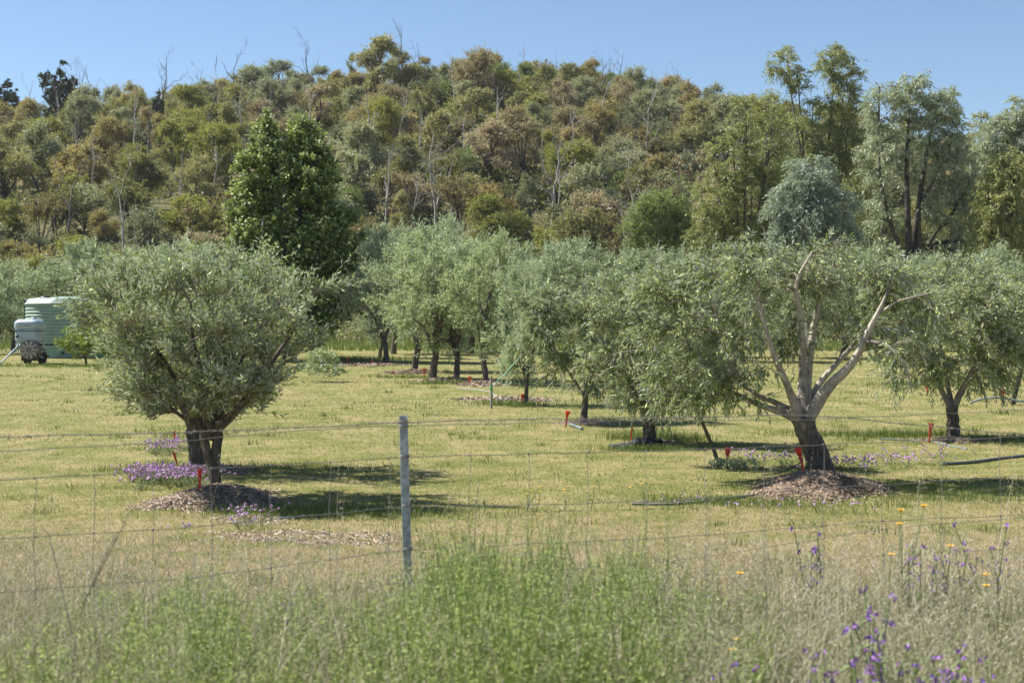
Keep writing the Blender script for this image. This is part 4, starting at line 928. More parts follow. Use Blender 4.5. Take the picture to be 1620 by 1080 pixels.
groundpipe([(440,823),(480,820),(520,818)],.012,PVC,'thin grey hose in the grass right of the nearest mound')
groundpipe([(1000,800),(1060,801),(1110,797),(1200,785)],.012,PVD,'black drip line running into the right mulch mound')

# ------------------------------------------------------------------ flowers
FST=plain('flower_stem',(.12,.17,.05),.7)
PINK=vmat('lilac_petals',[(0,(0.428,0.224,0.510)),(.6,(0.620,0.367,0.620)),(1,(0.620,0.551,0.620))],.6)
VIO=vmat('violet_petals',[(0,(.12,.05,.34)),(.5,(.24,.09,.46)),(1,(.44,.16,.44))],.6)
YEL=vmat('yellow_petals',[(0,(.75,.36,.01)),(1,(.85,.60,.03))],.6)
def heads_of(fs,m): return [f.mesh('petals',[m]) for f in fs if f.n]
def petals(g,c,r,n,rs,flat=.4,m=0):
    for i in range(n):
        a=rs.random()*6.28; d=np.array([math.cos(a),math.sin(a),rs.normal()*flat]); d/=np.linalg.norm(d); w=np.cross(d,rs.normal(size=3)); w/=np.linalg.norm(w)
        g.add(np.array([c,c+d*r*.5+w*r*.35,c+d*r,c+d*r*.5-w*r*.35]),[[0,1,2,3]],rs.random(),m)
def verb(seed,h=.16,heads=6,spread=.11,pr=.019):
    rs=np.random.default_rng(seed); g=Geo(); fs=[]
    for i in range(heads):
        f=Geo(); fs.append(f)
        t=np.array([rs.normal()*spread,rs.normal()*spread,h*(.7+.4*rs.random())]); pipe(g,[(0,0,-.01),t*.5+rs.normal(size=3)*.01,t],[.003,.002,.0015],4,k=5)
        petals(f,t,pr*(.8+.5*rs.random()),14,rs,.8)
        for j in range(2):
            q=t*(.3+.3*j); d=rs.normal(size=3)*np.array([1,1,.4]); d/=np.linalg.norm(d); w=np.cross(d,[0,0,1]); g.add(np.array([q,q+d*.02+w*.005,q+d*.045,q+d*.02-w*.005]),[[0,1,2,3]])
    return g.mesh('stems',[FST]),heads_of(fs,PINK)
VB=[verb(400+i) for i in range(4)]
def put_fl(kind,name,ms,px,py,label,cat,group,rz,sc,pn='flower_head'):
    b=ray(px,py); r=empty(name,b,label,cat,group,rz,sc); link('stem',ms[0],r); [link(pn,m_,r) for m_ in ms[1]]; return r
rs=np.random.default_rng(55)
for i in range(60):
    px=205+115*rs.random(); py=752+ (rs.random()-.5)*20+(8 if px<230 else 0)*rs.random(); put_fl(0,'verbena_plant',VB[i%4],px,py+12,'pink-lilac verbena in the dense flower patch left of the nearest trunk','flower','verbena flowers in the dense patch',i*1.1,1.)
for i in range(22):
    px=240+55*rs.random(); py=700+14*rs.random(); put_fl(0,'verbena_plant',VB[i%4],px,py+8,'pale lilac verbena in the small patch by the upright red stake','flower','verbena flowers by the upright red stake',i*1.3,.9)
for i in range(7):
    px=[372,384,392,380,430,398,283][i]; py=[828,822,836,840,824,826,855][i]; put_fl(0,'verbena_plant',VB[i%4],px,py,'lilac verbena growing at the edge of the left chip mound','flower','verbena flowers below the left mound',i*.7,.8)
for i in range(40):
    px=1155+350*rs.random(); py=737+6*math.sin(px*.02)+5*rs.normal(); put_fl(0,'verbena_plant',VB[i%4],px,py,'lilac verbena in the loose band crossing the lawn behind the thick trunk','flower','verbena flowers in the lawn band',i*.9,.9)
for i,(px,py) in enumerate([(1060,808),(1093,806),(1350,812),(1300,812),(1245,815),(1165,812)]): put_fl(0,'verbena_plant',VB[i%4],px,py,'violet verbena at the shaded front edge of the right mound','flower','verbena flowers before the right mound',i*.9,.7)
def yflower(seed,h=.35,n=3):
    rs=np.random.default_rng(seed); g=Geo(); fs=[]
    for i in range(n):
        f=Geo(); fs.append(f)
        t=np.array([rs.normal()*.05,rs.normal()*.05,h*(.75+.3*rs.random()) if i else h]); pipe(g,[(0,0,-.02),t*.5+np.array([.01,0,0]),t],[.004,.003,.002],5,k=6)
        for k in range(14):
            a=k/14*6.283; d=np.array([math.cos(a),math.sin(a),.25]); w=np.array([-math.sin(a),math.cos(a),0]); f.add(np.array([t,t+d*.013+w*.004,t+d*.022,t+d*.013-w*.004]),[[0,1,2,3]],rs.random())
        lathe(f,[(.001,.008),(.006,.006),(.007,0),(.001,-.004)],8,0.,c=t)
        for k in range(4):
            q=t*(.1+.15*k); a=rs.random()*6.28; d=np.array([math.cos(a),math.sin(a),.5]); w=np.array([-math.sin(a),math.cos(a),0]); g.add(np.array([q,q+d*.03+w*.008,q+d*.08,q+d*.03-w*.008]),[[0,1,2,3]])
    return g.mesh('stems',[FST]),heads_of(fs,YEL)
YF=[yflower(430+i,n=1+i%2) for i in range(3)]
def yput(px,pyflower,d,label,group,sc=1.,k=0):
    x=(px-810)/F*d; z=EYE+(540-pyflower)/F*d; g0=float(gz(x,d)); s=max(.05,(z-g0))/.35
    r=empty('yellow_daisy_plant',(x,d,g0),label,'flower',group); r.scale=(sc,sc,s); link('stem',YF[k%3][0],r)
    [link('flower_head',m_,r) for m_ in YF[k%3][1]]; return r
for i,(px,py,lab) in enumerate([(829,769,'yellow daisy furthest left in the mid-lawn row'),(834,778,'yellow daisy just below the leftmost one'),(848,776,'third small yellow daisy of the mid-lawn row'),(869,777,'yellow daisy halfway along the mid-lawn row'),(893,771,'bright yellow daisy in the middle of the mid-lawn row'),(934,768,'yellow daisy near the right end of the mid-lawn row'),(971,770,'bright yellow daisy, last but one of the mid-lawn row'),(1017,761,'yellow daisy furthest right in the mid-lawn row')]):
    yput(px,py,13.5,lab,'yellow daisies on the lawn',1.,i)
for i,(px,py,dd,lab) in enumerate([(1413,800,7.9,'large orange-yellow daisy in front of the right mulch mound'),(1425,812,7.9,'smaller orange-yellow daisy right below the large one'),(1393,874,7.6,'orange daisy low between the wires on the right'),(1122,905,7.6,'lone orange daisy over the green weeds'),(1162,1020,6.4,'orange daisy among the green weeds at the bottom'),(1486,861,7.8,'yellow daisy among violet flowers at the right'),(1583,940,7.3,'yellow flower low in the dry grass at the right edge'),(1563,915,7.3,'yellow flower spike in dry grass at the right edge'),(1022,1076,6.,'yellow daisy at the bottom edge')]):
    yput(px,py,dd,lab,'yellow daisies along the fence',1.1,i)
def curse(seed,h=.5,n=5):
    rs=np.random.default_rng(seed); g=Geo(); fs=[]
    for i in range(n):
        f=Geo(); fs.append(f)
        t=np.array([rs.normal()*.09,rs.normal()*.07,h*(.7+.35*rs.random())]); pts=[np.array([0,0,-.02]),t*.5+rs.normal(size=3)*.02,t]; P_=resample(np.array(pts),7); pipe(g,P_,[.005,.004,.003],5)
        for k in range(2,7):
            q=P_[k]; d=rs.normal(size=3)*np.array([1,1,.3]); d/=np.linalg.norm(d); w=np.cross(d,[0,0,1]); g.add(np.array([q,q+d*.025+w*.008,q+d*.07,q+d*.025-w*.008]),[[0,1,2,3]])
            if k>3:
                for _ in range(2): petals(f,q+rs.normal(size=3)*.012,.015,6,rs,.9)
    return g.mesh('stems',[FST]),heads_of(fs,VIO)
PCR=[curse(460+i,n=3+i) for i in range(4)]
for i,(px,py,dd,lab) in enumerate([(1370,955,5.5,'violet flower spike rising highest in the bottom right grass'),(1395,955,5.6,'violet flower spike right beside the highest one'),(1378,1010,5.3,'violet flowers halfway down the tall bottom right plant'),(1300,1022,5.4,'violet flower cluster left of the tall spikes at bottom right'),(1175,1040,5.3,'violet flower plant beside the orange daisy at the bottom'),(1410,1050,5.2,'violet flowers low under the tall spikes'),(1450,1045,5.3,'dense violet flowers at the bottom right'),(1490,1010,5.4,'violet flowers on a loose stalk at lower right'),(1495,1055,5.2,'violet flower plant at the bottom edge, right'),(1560,1058,5.2,'single violet bloom near the bottom right corner'),
   (1450,862,7.8,'magenta-violet flower spike between the wires at the right'),(1490,868,7.9,'violet flowers by the upper yellow daisy at the right'),(1520,862,7.9,'pale violet flowers right of the upper yellow daisy'),(1575,840,7.8,'violet flower stalk standing highest near the right edge'),(1288,842,7.7,'slender violet spike below the right mulch mound'),(466,948,7.0,'small violet bloom over the green weeds at lower left')]):
    x=(px-810)/F*dd; z=EYE+(540-py)/F*dd; g0=float(gz(x,dd)); s=(z-g0)/.5
    r=empty('violet_flower_plant',(x,dd,g0),lab,'flower','violet flowers along the fence',rz=i*1.1); r.scale=(min(1.,s),min(1.,s),max(.25,s)); link('stem',PCR[i%4][0],r); [link('flower_head',m_,r) for m_ in PCR[i%4][1]]

# ------------------------------------------------------------------ fence
GALV=plain('galvanised_steel',(.34,.37,.40),.5,metal=.5,noise=.42,scale=22)
WIRE=plain('fence_wire',(.22,.21,.19),.6,metal=.3)
fx=np.array([0,640,1080,1260,1620.]); fd=np.array([7.1,8.3,8.8,9.1,9.4])
def fdist(px): return np.interp(px,fx,fd,left=6.9,right=9.5)
fr=empty('wire_fence',on((645-810)/F*8.3,8.3),'barbed and netted wire fence on a leaning galvanised steel picket in the foreground','fence')
o0=np.array(fr.location)
g=Geo()
top=np.array([(638-810)/F*8.3,8.3,EYE-(657-540)/F*8.3])-o0; bot=np.array([(650-810)/F*8.3,8.3,-.35])-o0
T=(top-bot)
for a,wd in ((-2.75,.026),(-.35,.026),(1.35,.03)):     # Y section: three flanges
    dv=np.array([math.cos(a),math.sin(a),0])*wd; nn=np.array([-math.sin(a),math.cos(a),0])*.0028
    V=np.array([bot,bot+dv,top+dv,top]); g.add(np.concatenate([V-nn,V+nn]),[[0,3,2,1],[4,5,6,7],[0,1,5,4],[1,2,6,5],[2,3,7,6],[3,0,4,7]])
for k in range(9):
    c=bot+T*(.42+.065*k); 
    for a in (-2.75,-.35): 
        dv=np.array([math.cos(a),math.sin(a),0])*.017; lathe(g,[(.0045,-.005),(.0045,.005),(.001,.005)],8,c=c+dv,axis='y')
g.obj('post',GALV,fr)
for py_ in (668,675,722,800,868,918):
    u_=(py_-657)/318.; c=top+(np.array([(650-810)/F*8.3,8.3,EYE-(975-540)/F*8.3])-o0-top)*u_
    g=Geo(); lathe(g,[(.028,-.003),(.031,0),(.028,.003)],12,c=c+np.array([0,0,0])); lathe(g,[(.028,.004),(.031,.007),(.028,.010)],12,c=c); g.obj('wire_tie',WIRE,fr)
wires=[ # (px,py) polylines
 ([(-60,694),(0,690),(270,684),(540,673),(640,667),(860,662),(1080,660),(1260,655),(1310,658),(1620,688),(1700,692)],.0032,1),
 ([(-60,716),(0,713),(287,698),(380,688),(540,676),(640,673),(860,668),(1080,664),(1260,664),(1620,648),(1700,646)],.002,0),
 ([(-60,762),(0,758),(320,741),(540,729),(640,722),(1080,711),(1290,703),(1620,690),(1700,688)],.0024,0),
 ([(-60,854),(60,847),(290,834),(640,800),(860,797),(1080,790),(1290,772),(1620,752),(1700,750)],.0022,0),
 ([(-60,940),(0,935),(310,912),(640,868),(860,858),(1080,848),(1400,822),(1700,810)],.0022,0),
 ([(-60,990),(310,960),(640,918),(1080,884),(1420,832),(1700,812)],.002,0),
 ([(-60,1040),(310,1010),(640,960),(1080,905),(1400,876),(1700,862)],.002,0)]
def wpt(px,py,off=0.):
    d_=float(fdist(px)); return np.array([(px-810)/F*d_,d_+off,EYE+(540-py)/F*d_])-o0
for pl,r_,barb in wires:
    pl=np.array(pl,float); xs=np.linspace(pl[0,0],pl[-1,0],150); ys=np.interp(xs,pl[:,0],pl[:,1]); ys=np.convolve(np.pad(ys,4,'edge'),np.ones(9)/9,'valid')+.6*np.sin(xs*.05)
    P_=np.array([wpt(a,b_,-.03) for a,b_ in zip(xs,ys)])
    g=Geo()
    if barb:
        th=np.linspace(0,150*1.9,600); Pf=np.stack([np.interp(np.linspace(0,149,600),np.arange(150),P_[:,i]) for i in range(3)],1)
        for ph in (0,math.pi):
            pipe(g,Pf+np.stack([0*th,np.cos(th+ph),np.sin(th+ph)],1)*.003,.0017,4)
        for k in range(4,596,11):
            c=Pf[k]
            for j in range(2):
                dv=rs.normal(size=3); dv[0]*=.4; dv/=np.linalg.norm(dv); pipe(g,[c-dv*.016,c+dv*.016],.0014,4)
    else: pipe(g,P_,r_,5)
    g.obj('wire',WIRE,fr)
w2=[w[0] for w in wires]
for px in list(range(58,640,93))+list(range(743,1700,93)):
    y0=np.interp(px,*np.array(w2[2]).T); y1=np.interp(px,*np.array(w2[6]).T)+40
    g=Geo(); P_=[wpt(px+3*math.sin(k*1.7+px),y0+(y1-y0)*k/6,-.03) for k in range(7)]; pipe(g,P_,.0017,4,k=12); 
    for w in w2[2:]: 
        yy_=np.interp(px,*np.array(w).T); lathe(g,[(.001,-.008),(.005,-.006),(.005,.006),(.001,.008)],6,c=wpt(px,yy_,-.03),axis='z')
    g.obj('stay_wire',WIRE,fr)

# ------------------------------------------------------------------ foreground weeds
rs=np.random.default_rng(77)
WEED=leafmat('weed_leaf',[(0,(0.208,0.252,0.088)),(.5,(0.320,0.402,0.130)),(.85,(0.497,0.563,0.218)),(.95,(0.574,0.574,0.292)),(1,(0.571,0.383,0.174))],rough=.7,transl=0.45,var=0,tcol=(0.449,0.535,0.174),spec=.2)
DRY=leafmat('dry_stalk',[(0,(0.185,0.160,0.110)),(.4,(0.353,0.320,0.227)),(.8,(0.488,0.446,0.320)),(1,(0.605,0.564,0.437))],rough=.8,transl=.25,var=0,tcol=(0.420,0.353,0.211),spec=.2)
FGR=leafmat('fence_grass',[(0,(0.093,0.148,0.043)),(.4,(0.184,0.234,0.086)),(.7,(0.304,0.296,0.145)),(1,(0.443,0.383,0.221))],rough=.65,transl=.3,var=0,spec=.25)
# green leafy weeds: outline of the tops, height varies along the fence
tops=np.array([(-50,1000),(60,960),(150,930),(250,930),(320,910),(400,930),(470,920),(540,950),(600,930),(660,880),(700,830),(780,790),(820,840),(870,825),(930,845),(1000,850),(1060,870),(1110,890),(1180,925),(1250,960),(1330,1000),(1450,1040),(1700,1060)],float)
def weedpatch(n,ymin,ymax,dens,hmul=1.):
    P_=[];H_=[]
    while len(P_)<n:
        y=ymin+(ymax-ymin)*rs.random(); x=(rs.random()*2-1)*.39*y; px=810+F*x/y
        if rs.random()>dens(px,y): continue
        tp=-22+14*math.sin(px*.035)+10*math.sin(px*.081+1)+np.interp(px,tops[:,0],tops[:,1]); hz=EYE+(540-tp)/F*y       # height reaching that outline
        h=min(max(.10,hz*(.30+.72*rs.random()**1.7)),.95)*hmul
        P_.append((x,y,float(gz(x,y)))); H_.append(h)
    return np.array(P_),np.array(H_)
dens=lambda px,y: (.25+.75*(math.sin(px*.021+y*2.3)+math.sin(px*.043-y*3.1+1)+math.sin(px*.009)>-.5))*float(np.interp(px,[-50,150,300,600,1000,1150,1300,1700],[.25,.45,.9,1,.85,.6,.3,.06]))
P_,H_=weedpatch(1150,5.2,8.7,dens)
M=len(P_); kst=5
base=np.repeat(P_,kst,0); hh=np.repeat(H_,kst)*(.6+.4*rs.random(M*kst))
a=rs.random(M*kst)*6.28; sp=.05+.22*rs.random(M*kst)
tip=base+np.stack([np.cos(a)*sp*hh,np.sin(a)*sp*hh,hh],1); base=base+rs.normal(size=base.shape)*np.array([.04,.04,0])
mid=(base+tip)/2+np.stack([-np.cos(a),-np.sin(a),0*a],1)*hh[:,None]*.05
TWs=np.stack([base,mid,tip],1)
g=Geo(); v,f=tubes(TWs,np.broadcast_to(np.array([.003,.0022,.001]),(len(base),3)),3); g.add(v,f,.35)
nl=40
s=(.15+.85*rs.random((len(base),nl)))[...,None]
lb=np.where(s<.5,base[:,None]+(mid-base)[:,None]*s*2,mid[:,None]+(tip-mid)[:,None]*(s*2-1))
d_=nrm(rs.normal(size=lb.shape)*np.array([1,1,.5])+np.array([0,0,.45])); ln=(.010+.034*rs.random((len(base),nl)))[...,None]*(1.25-s*.6)
wd=nrm(np.cross(d_,rs.normal(size=lb.shape))); 
off=d_*(.018*rs.random((len(base),nl))[...,None])
V=np.stack([lb+off,lb+off+d_*ln*.5+wd*ln*.11,lb+off+d_*ln,lb+off+d_*ln*.5-wd*ln*.11],2).reshape(-1,3)
K=len(V)//4; vv=np.clip(np.repeat(rs.random(len(base)),nl)*.5+rs.random(K)*.42+(rs.random(K)>.985)*.4,0,1)
g.add(V,np.arange(K*4).reshape(K,4),vv)
tag(g.obj('weeds',WEED),'bushy fresh green weeds growing along the fence line',None,None,'stuff')
# dry stems and grass
def fill(n,y0,y1,dens,hlo,hhi,w,mat,name,label,lean=.6,vlo=0,vhi=1,seed=0,seeds=False):
    x=[];y=[]
    while len(x)<n:
        yy=y0+(y1-y0)*rs.random(); xx=(rs.random()*2-1)*.40*yy
        if rs.random()<np.interp(810+F*xx/yy,*dens): x.append(xx);y.append(yy)
    x=np.array(x);y=np.array(y); h=hlo+(hhi-hlo)*rs.random(n)**1.8
    Pn=np.stack([x,y,gz(x,y)],1); val=vlo+(vhi-vlo)*rs.random(n)
    g=Geo(); V,f,a=blades(Pn,h,np.full(n,w),rs,lean,val,2); g.add(V,f,a)
    if seeds:
        m=(h>hlo+(hhi-hlo)*.35); tp=V.reshape(-1,6,3)[m][:,4:6].mean(1); nseed=12; K=len(tp)
        c=tp[:,None]+rs.normal(size=(K,nseed,3))*np.array([.012,.012,.035]); dd=nrm(rs.normal(size=c.shape)+np.array([0,0,1.5])); ww=nrm(np.cross(dd,rs.normal(size=c.shape)))
        V2=np.stack([c,c+dd*.008+ww*.0016,c+dd*.018,c+dd*.008-ww*.0016],2).reshape(-1,3); g.add(V2,np.arange(K*nseed*4).reshape(-1,4),.5+.5*rs.random(K*nseed))
    return tag(g.obj(name,mat),label,None,None,'stuff')
fill(15000,5.2,8.8,([-50,200,400,900,1080,1200,1700],[1,.85,.7,.7,.9,1,1]),.06,.52,.0042,DRY,'dry_grass','dry tan grass stems standing along the fence',1.1,seeds=True)
fill(11000,5.0,8.3,([-50,200,900,1150,1300,1700],[.4,.3,.3,.8,1,1]),.06,.36,.0065,FGR,'green_grass','grey-green long grass at the right of the fence line',1.2)
fill(5000,5.0,7.0,([-50,1700],[1,1]),.08,.25,.006,FGR,'green_grass','mixed low grass between the weeds at the very front',1.2)
fill(9000,8.,11.5,([-50,1700],[1,1]),.02,.08,.004,DRY,'dry_grass','thin short dry grass just behind the fence',1.,.2,1)
fill(260,6.2,8.6,([-50,500,1000,1700],[1,.6,.6,1]),.5,.95,.0035,DRY,'seed_grass','tall wispy seeding grasses rising over the fence wires',.35,.2,.9,seeds=True)
# individual dry stalks
def stalk(pts_list,d_,label,r0=.006):
    x,y=pts_list[0][0]; b=on((x-810)/F*d_,d_); r=tag(empty('dry_stalk',b,label,'stalk','tall dry stalks along the fence'))
    for i,pl in enumerate(pts_list):
        P_=[np.array([(a-810)/F*d_,d_+.05*k*(i%2),EYE+(540-c)/F*d_])-b for k,(a,c) in enumerate(pl)]
        if i==0: P_[0][2]=-.02
        g=Geo(); pipe(g,P_,[r0*(1 if i==0 else .7),r0*.35],5,k=10)
        P2=resample(np.array(P_),10)
        for q in P2[4:]:
            for _ in range(3):
                dd=rs.normal(size=3); dd/=np.linalg.norm(dd); pipe(g,[q,q+dd*.02+np.array([0,0,.015])],[.0015,.001],3)
        g.obj('stem',DRY,r)
stalk([[(112,1075),(118,1000),(148,910),(182,848)],[(115,1010),(95,950),(78,900),(58,850)],[(130,955),(160,900),(205,810)]],6.2,'branching brown dry stalk at the lower left')
stalk([[(740,1060),(742,960),(750,860),(755,770)]],7.5,'thin upright dry stalk right of the steel post')
stalk([[(1220,1060),(1270,950),(1335,905)],[(1270,950),(1285,930),(1300,925)]],6.0,'pale straw leaning right in the lower right grass',.005)
stalk([[(985,1080),(960,1020),(975,985),(1000,940)]],6.0,'bleached bent straw low in the green weeds')
stalk([[(815,1080),(817,1030),(835,1012),(855,1005)]],5.8,'white bent straw at the bottom middle',.007)
stalk([[(1420,960),(1420,900),(1424,830)]],7.6,'thin stalk under the large orange-yellow daisy',.004)
stalk([[(760,1010),(756,940),(745,900)]],6.5,'short bleached stalk among the green weeds',.006)

# ------------------------------------------------------------------ water tank
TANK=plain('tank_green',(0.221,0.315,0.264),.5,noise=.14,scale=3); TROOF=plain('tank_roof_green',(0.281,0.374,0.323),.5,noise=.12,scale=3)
b=ray(108,567); sc=F/b[1]; Rt=66/sc; Ht=(567-480)/sc; b[0]*=(b[1]+Rt)/b[1]
tk=empty('water_tank',b+np.array([0,Rt,0]),'pale green corrugated round water tank behind the nearest olive at the left','water tank')
g=Geo(); z=np.linspace(0,Ht,16*8+1); lathe(g,np.stack([Rt-.03+.055*np.abs(np.sin(z/Ht*16*np.pi)),z],1),72); g.obj('wall',TANK,tk)
g=Geo(); ns=22; an=np.arange(ns)/ns*6.283; an2=an+.5/ns*6.283
r0=np.stack([np.cos(an)*(Rt+.04),np.sin(an)*(Rt+.04),np.full(ns,Ht)],1); r1=np.stack([np.cos(an2)*Rt*.93,np.sin(an2)*Rt*.93,np.full(ns,Ht+.20)],1); r2=np.stack([np.cos(an2)*.25,np.sin(an2)*.25,np.full(ns,Ht+.30)],1)
V=np.concatenate([r0,r1,r2]); i=np.arange(ns); j=(i+1)%ns
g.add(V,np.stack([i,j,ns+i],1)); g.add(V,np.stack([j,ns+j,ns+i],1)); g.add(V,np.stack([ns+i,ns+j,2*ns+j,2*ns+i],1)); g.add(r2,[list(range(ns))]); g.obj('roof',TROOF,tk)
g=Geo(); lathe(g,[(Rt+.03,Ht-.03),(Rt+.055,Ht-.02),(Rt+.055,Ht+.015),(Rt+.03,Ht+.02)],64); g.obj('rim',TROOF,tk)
g=Geo(); lathe(g,[(.001,.08),(.2,.07),(.24,.03),(.24,0)],20,c=(-.6,-Rt*.5,Ht+.22)); g.obj('hatch',BLK,tk)
g=Geo(); pipe(g,[(-Rt-.07,-.1,.0),(-Rt-.07,-.1,Ht+.12),(-Rt-.07,-.1,Ht+.18)],.045,8); pipe(g,[(-Rt-.09,-.1,Ht+.14),(-Rt*.6,-.25,Ht+.24)],.04,8); g.obj('overflow_pipe',BLK,tk)
g=Geo(); lathe(g,[(.001,-.05),(.05,-.05),(.05,.05),(.001,.05)],10,axis='y',c=(.3,-Rt-.05,.2)); g.obj('outlet',BLK,tk)

# ------------------------------------------------------------------ sprayer
WHT=plain('white_plastic',(0.357,0.425,0.451),.45,noise=.12,scale=3); STL=plain('steel_grey',(.35,.33,.30),.5,metal=.4,noise=.3,scale=9); RUB=plain('rubber',(.03,.028,.026),.85)
b=ray(46,576); sc=F/b[1]; q=lambda px,py,dy=0.: np.array([(px-46)/sc,dy,(576-py)/sc])
sp=empty('orchard_sprayer',b,'white-tanked trailed orchard sprayer with round fan parked before the water tank','sprayer')
def rbox(g,x0,x1,z0,z1,y0,y1,rc=.12,top=.0,n=6):
    # rounded box by a super-ellipse section stacked up in z
    th=np.linspace(0,2*np.pi,40,endpoint=False); cx,cy=(x0+x1)/2,(y0+y1)/2; ax,ay=(x1-x0)/2,(y1-y0)/2
    sx=np.sign(np.cos(th))*np.abs(np.cos(th))**.35; sy=np.sign(np.sin(th))*np.abs(np.sin(th))**.35
    lv=[]; m=9
    for k in range(m+1):
        u=k/m; zz=z0+(z1-z0)*u; e=1.
        if (z1-zz)<rc: e=1-.18*(1-(z1-zz)/rc)**2*1.6
        if (zz-z0)<rc*.6: e=min(e,1-.12*(1-(zz-z0)/(rc*.6))**2)
        lv.append(np.stack([cx+ax*e*sx,cy+ay*e*sy,np.full(40,zz)],1))
    V=np.concatenate(lv); i=np.arange((m+1)*40).reshape(m+1,40); p=i[:-1]; qq=i[1:]
    g.add(V,np.stack([p,np.roll(p,-1,1),np.roll(qq,-1,1),qq],-1).reshape(-1,4),.5,0,True); g.add(lv[-1],[list(range(40))]); g.add(lv[0],[list(range(40))[::-1]])
x0,x1=q(22,0)[0],q(62,0)[0]
g=Geo(); rbox(g,x0+.02,x1-.02,q(0,541)[2],q(0,521)[2],-.1,.8); g.obj('tank',WHT,sp)
g=Geo(); rbox(g,x0,x1,q(0,522)[2],q(0,505)[2],-.12,.84,rc=.14); g.obj('tank_lid',WHT,sp)
g=Geo(); box(g,q(42,521.5)+np.array([0,.36,0]),((x1-x0)*1.01,.97,.025)); g.obj('seam_band',WHT,sp)
g=Geo(); box(g,q(42,515)+np.array([0,-.14,0]),(.32,.02,.05)); g.obj('name_plate',STL,sp)
g=Geo(); lathe(g,[(.001,.05),(.09,.05),(.1,0),(.1,-.04)],16,c=tuple(q(46,504)+np.array([0,.5,0]))); g.obj('filler_cap',WHT,sp)
fc=q(49,553)
g=Geo(); lathe(g,[(.001,-.2),(.08,-.21),(.12,-.17),(.26,-.18),(.33,-.12),(.35,0),(.35,.2),(.3,.25)],28,axis='y',c=tuple(fc)); g.obj('fan_housing',plain('rusty_housing',(.20,.16,.13),.7,noise=.35,scale=7),sp)
g=Geo()
for k in range(10):
    a=k/10*6.283; c=fc+np.array([math.cos(a)*.2,-.2,math.sin(a)*.2]); ca,sa=math.cos(a),math.sin(a)
    box(g,c,(.2,.02,.07),rot=[[ca,0,-sa],[0,1,0],[sa,0,ca]])
g.obj('fan_blades',STL,sp)
for a in (-.6,-.15,.3,.75,math.pi-.3,math.pi+.2,math.pi-.8):
    g=Geo(); d0=np.array([math.cos(a),0,math.sin(a)]); pipe(g,[fc+d0*.3,fc+d0*.44+np.array([0,-.08,0]),fc+d0*.52+np.array([0,-.1,.03])],.022,7); g.obj('nozzle_arm',WHT,sp)
for sx in (-.3,.2):
    g=Geo(); lathe(g,[(.1,-.09),(.2,-.1),(.26,-.07),(.27,0),(.26,.07),(.2,.1),(.1,.09)],24,axis='x',c=(fc[0]+sx,.55,.24)); w=g.obj('wheel',RUB,sp)
    g=Geo(); lathe(g,[(.001,-.04),(.1,-.05),(.11,.05),(.001,.04)],16,axis='x',c=(fc[0]+sx,.55,.24)); g.obj('rim',WHT,w)
g=Geo(); box(g,(fc[0],.6,q(0,545)[2]),(.8,1.3,.06)); pipe(g,[(fc[0]-.3,.75,.27),(fc[0]+.36,.75,.27)],.03,8)
for s in (-.3,.3): pipe(g,[(fc[0]+s,-.02,q(0,543)[2]),(fc[0]+s,0,.12)],.03,6)
pipe(g,[(fc[0]-.3,0,.14),(fc[0]+.3,0,.14)],.03,6); g.obj('chassis',RUB,sp)
g=Geo(); pipe(g,[q(33,541,-.15),q(30,550,-.25),q(22,560,-.4),q(9,576,-.6)],.028,7); g.obj('drawbar',WHT,sp)
g=Geo(); pipe(g,[q(36,541,-.05),q(28,556,-.3),q(21,562,-.4)],.024,7); g.obj('drawbar',WHT,sp)
g=Geo(); pipe(g,[q(30,536,-.15),q(27,545,-.15),q(36,551,-.15)],.02,7); g.obj('boom_arm',WHT,sp)
for px,py in ((32,534),(23,559),(9,576)):
    g=Geo(); lathe(g,[(.001,-.05),(.05,-.045),(.06,0),(.04,.05),(.001,.06)],12,c=tuple(q(px,py,-.3 if px>10 else -.55)+np.array([0,0,.04]))); g.obj('hose_joint',BLK,sp)

# sapling by the tank
near_olive((136,578),[(136,579,0,.05),(136,572,0,.04),(134,562,0,.035)],[[(134,565,0,.03),(120,545,0,.02),(105,525,0,.008)],[(134,565,0,.03),(150,545,0,.02),(168,522,0,.008)]],
 [(125,540,0,28,.6,16,1),(155,535,0,30,.6,18,1),(140,552,0,35,.6,10,.8)],19,'small yellow-green sapling in front of the water tank',GO_,
 leaf=leafmat('sapling_leaf',[(0,(.12,.18,.02)),(.5,(.24,.32,.04)),(1,(.40,.46,.08))],rough=.45,transl=.35,var=0),nb=90,ntw=7,nlf=8,tw=.22,ll=.10,lw=.035,up=.5,shell=.3)
b=ray(510,604); cc=b+np.array([[-.35,0,.25],[0,.1,.35],[.3,0,.22],[.05,-.2,.15],[-.15,.1,.65],[.2,.1,.55]]); V,f,a=leafcloud(cc,np.array([.35,.45,.35,.4,.3,.25]),260,.11,.03,rs,1.); V[:,2]=np.maximum(V[:,2],b[2]-.02); g=Geo(); g.add(V,f,a); tag(g.obj('bush',OLIVE_FRESH),'low round olive bush on the lawn left of the middle row','bush')
# bushy suckers at the sapling's foot
b=ray(1148,741); V,f,a=leafcloud(b+rs.normal(size=(7,3))*np.array([.12,.08,.01]),np.full(7,.11),130,.05,.013,rs,1.2); g=Geo(); g.add(V,f,a); tag(g.obj('sucker_bush',OLIVE),'dark leafy suckers at the foot of the leaning sapling','bush')

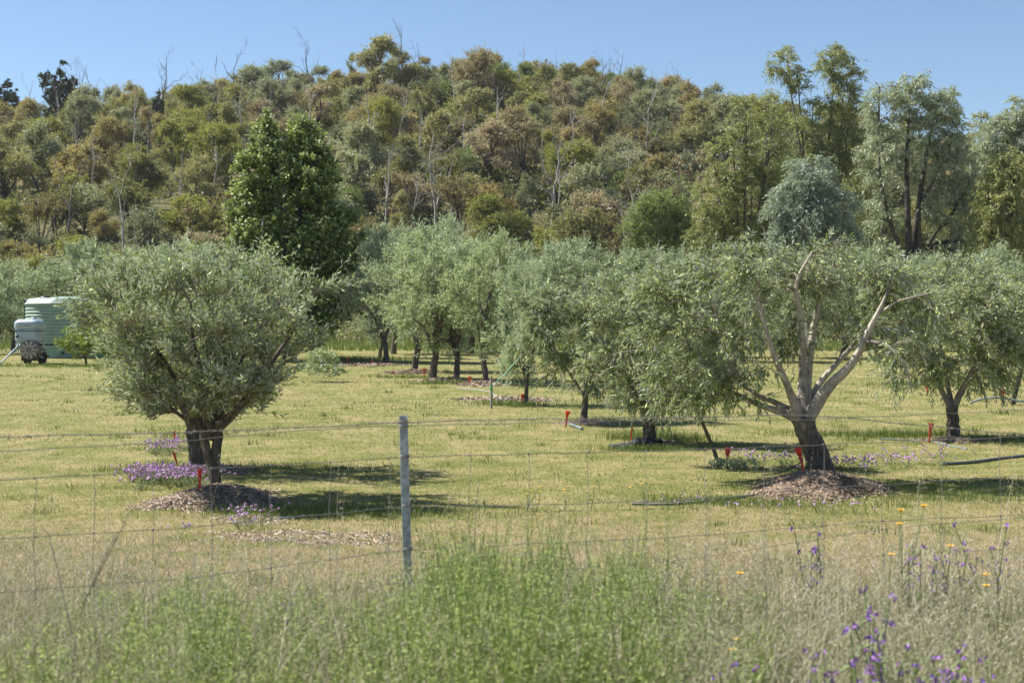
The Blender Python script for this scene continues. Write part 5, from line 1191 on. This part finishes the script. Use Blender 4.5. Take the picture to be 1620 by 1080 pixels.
# ------------------------------------------------------------------ air
hz=newmat('haze_air'); pv=hz[1].nodes.new('ShaderNodeVolumePrincipled'); pv.inputs['Density'].default_value=.00014; pv.inputs['Color'].default_value=(.86,.9,.95,1); hz[1].links.new(pv.outputs[0],hz[2].inputs['Volume'])
g=Geo(); box(g,(0,850,32),(5200,3560,72)); tag(g.obj('haze',hz[0]),'thin pale air over the whole valley',None,None,'stuff')
# ------------------------------------------------------------------ sky, sun, camera
sd=np.array([-1.5,.5,1.9]); sd=sd/np.linalg.norm(sd); el=math.asin(sd[2]); az=math.atan2(sd[0],sd[1])
W=bpy.data.worlds.new('World'); SC.world=W; W.use_nodes=True; nt=W.node_tree; nt.nodes.clear()
sky=nt.nodes.new('ShaderNodeTexSky'); sky.sky_type='NISHITA'; sky.sun_disc=False; sky.sun_elevation=el; sky.sun_rotation=az
sky.altitude=300; sky.air_density=1.0; sky.dust_density=.0; sky.ozone_density=3.5
bg=nt.nodes.new('ShaderNodeBackground'); bg.inputs[1].default_value=.063; ow=nt.nodes.new('ShaderNodeOutputWorld')
nt.links.new(sky.outputs[0],bg.inputs[0]); nt.links.new(bg.outputs[0],ow.inputs[0])
from mathutils import Vector
ld=bpy.data.lights.new('sun','SUN'); ld.energy=4.8; ld.angle=R(.53); ld.color=(1,.955,.88)
lo=bpy.data.objects.new('sun',ld); COL.objects.link(lo); lo.rotation_euler=Vector(-sd).to_track_quat('-Z','Y').to_euler()
cam=bpy.data.cameras.new('camera'); co=bpy.data.objects.new('camera',cam); COL.objects.link(co); SC.camera=co
co.location=(0,0,EYE); co.rotation_euler=(R(90),0,0); cam.lens=50; cam.sensor_width=36; cam.clip_start=.05; cam.clip_end=6000
cam.dof.use_dof=True; cam.dof.focus_distance=21; cam.dof.aperture_fstop=3.6
vs=SC.view_settings; vs.view_transform='Standard'; vs.look='None'; vs.exposure=1.17; vs.gamma=1
SC.cycles.max_bounces=10; SC.cycles.diffuse_bounces=7; SC.cycles.glossy_bounces=2; SC.cycles.transmission_bounces=6; SC.cycles.volume_bounces=0
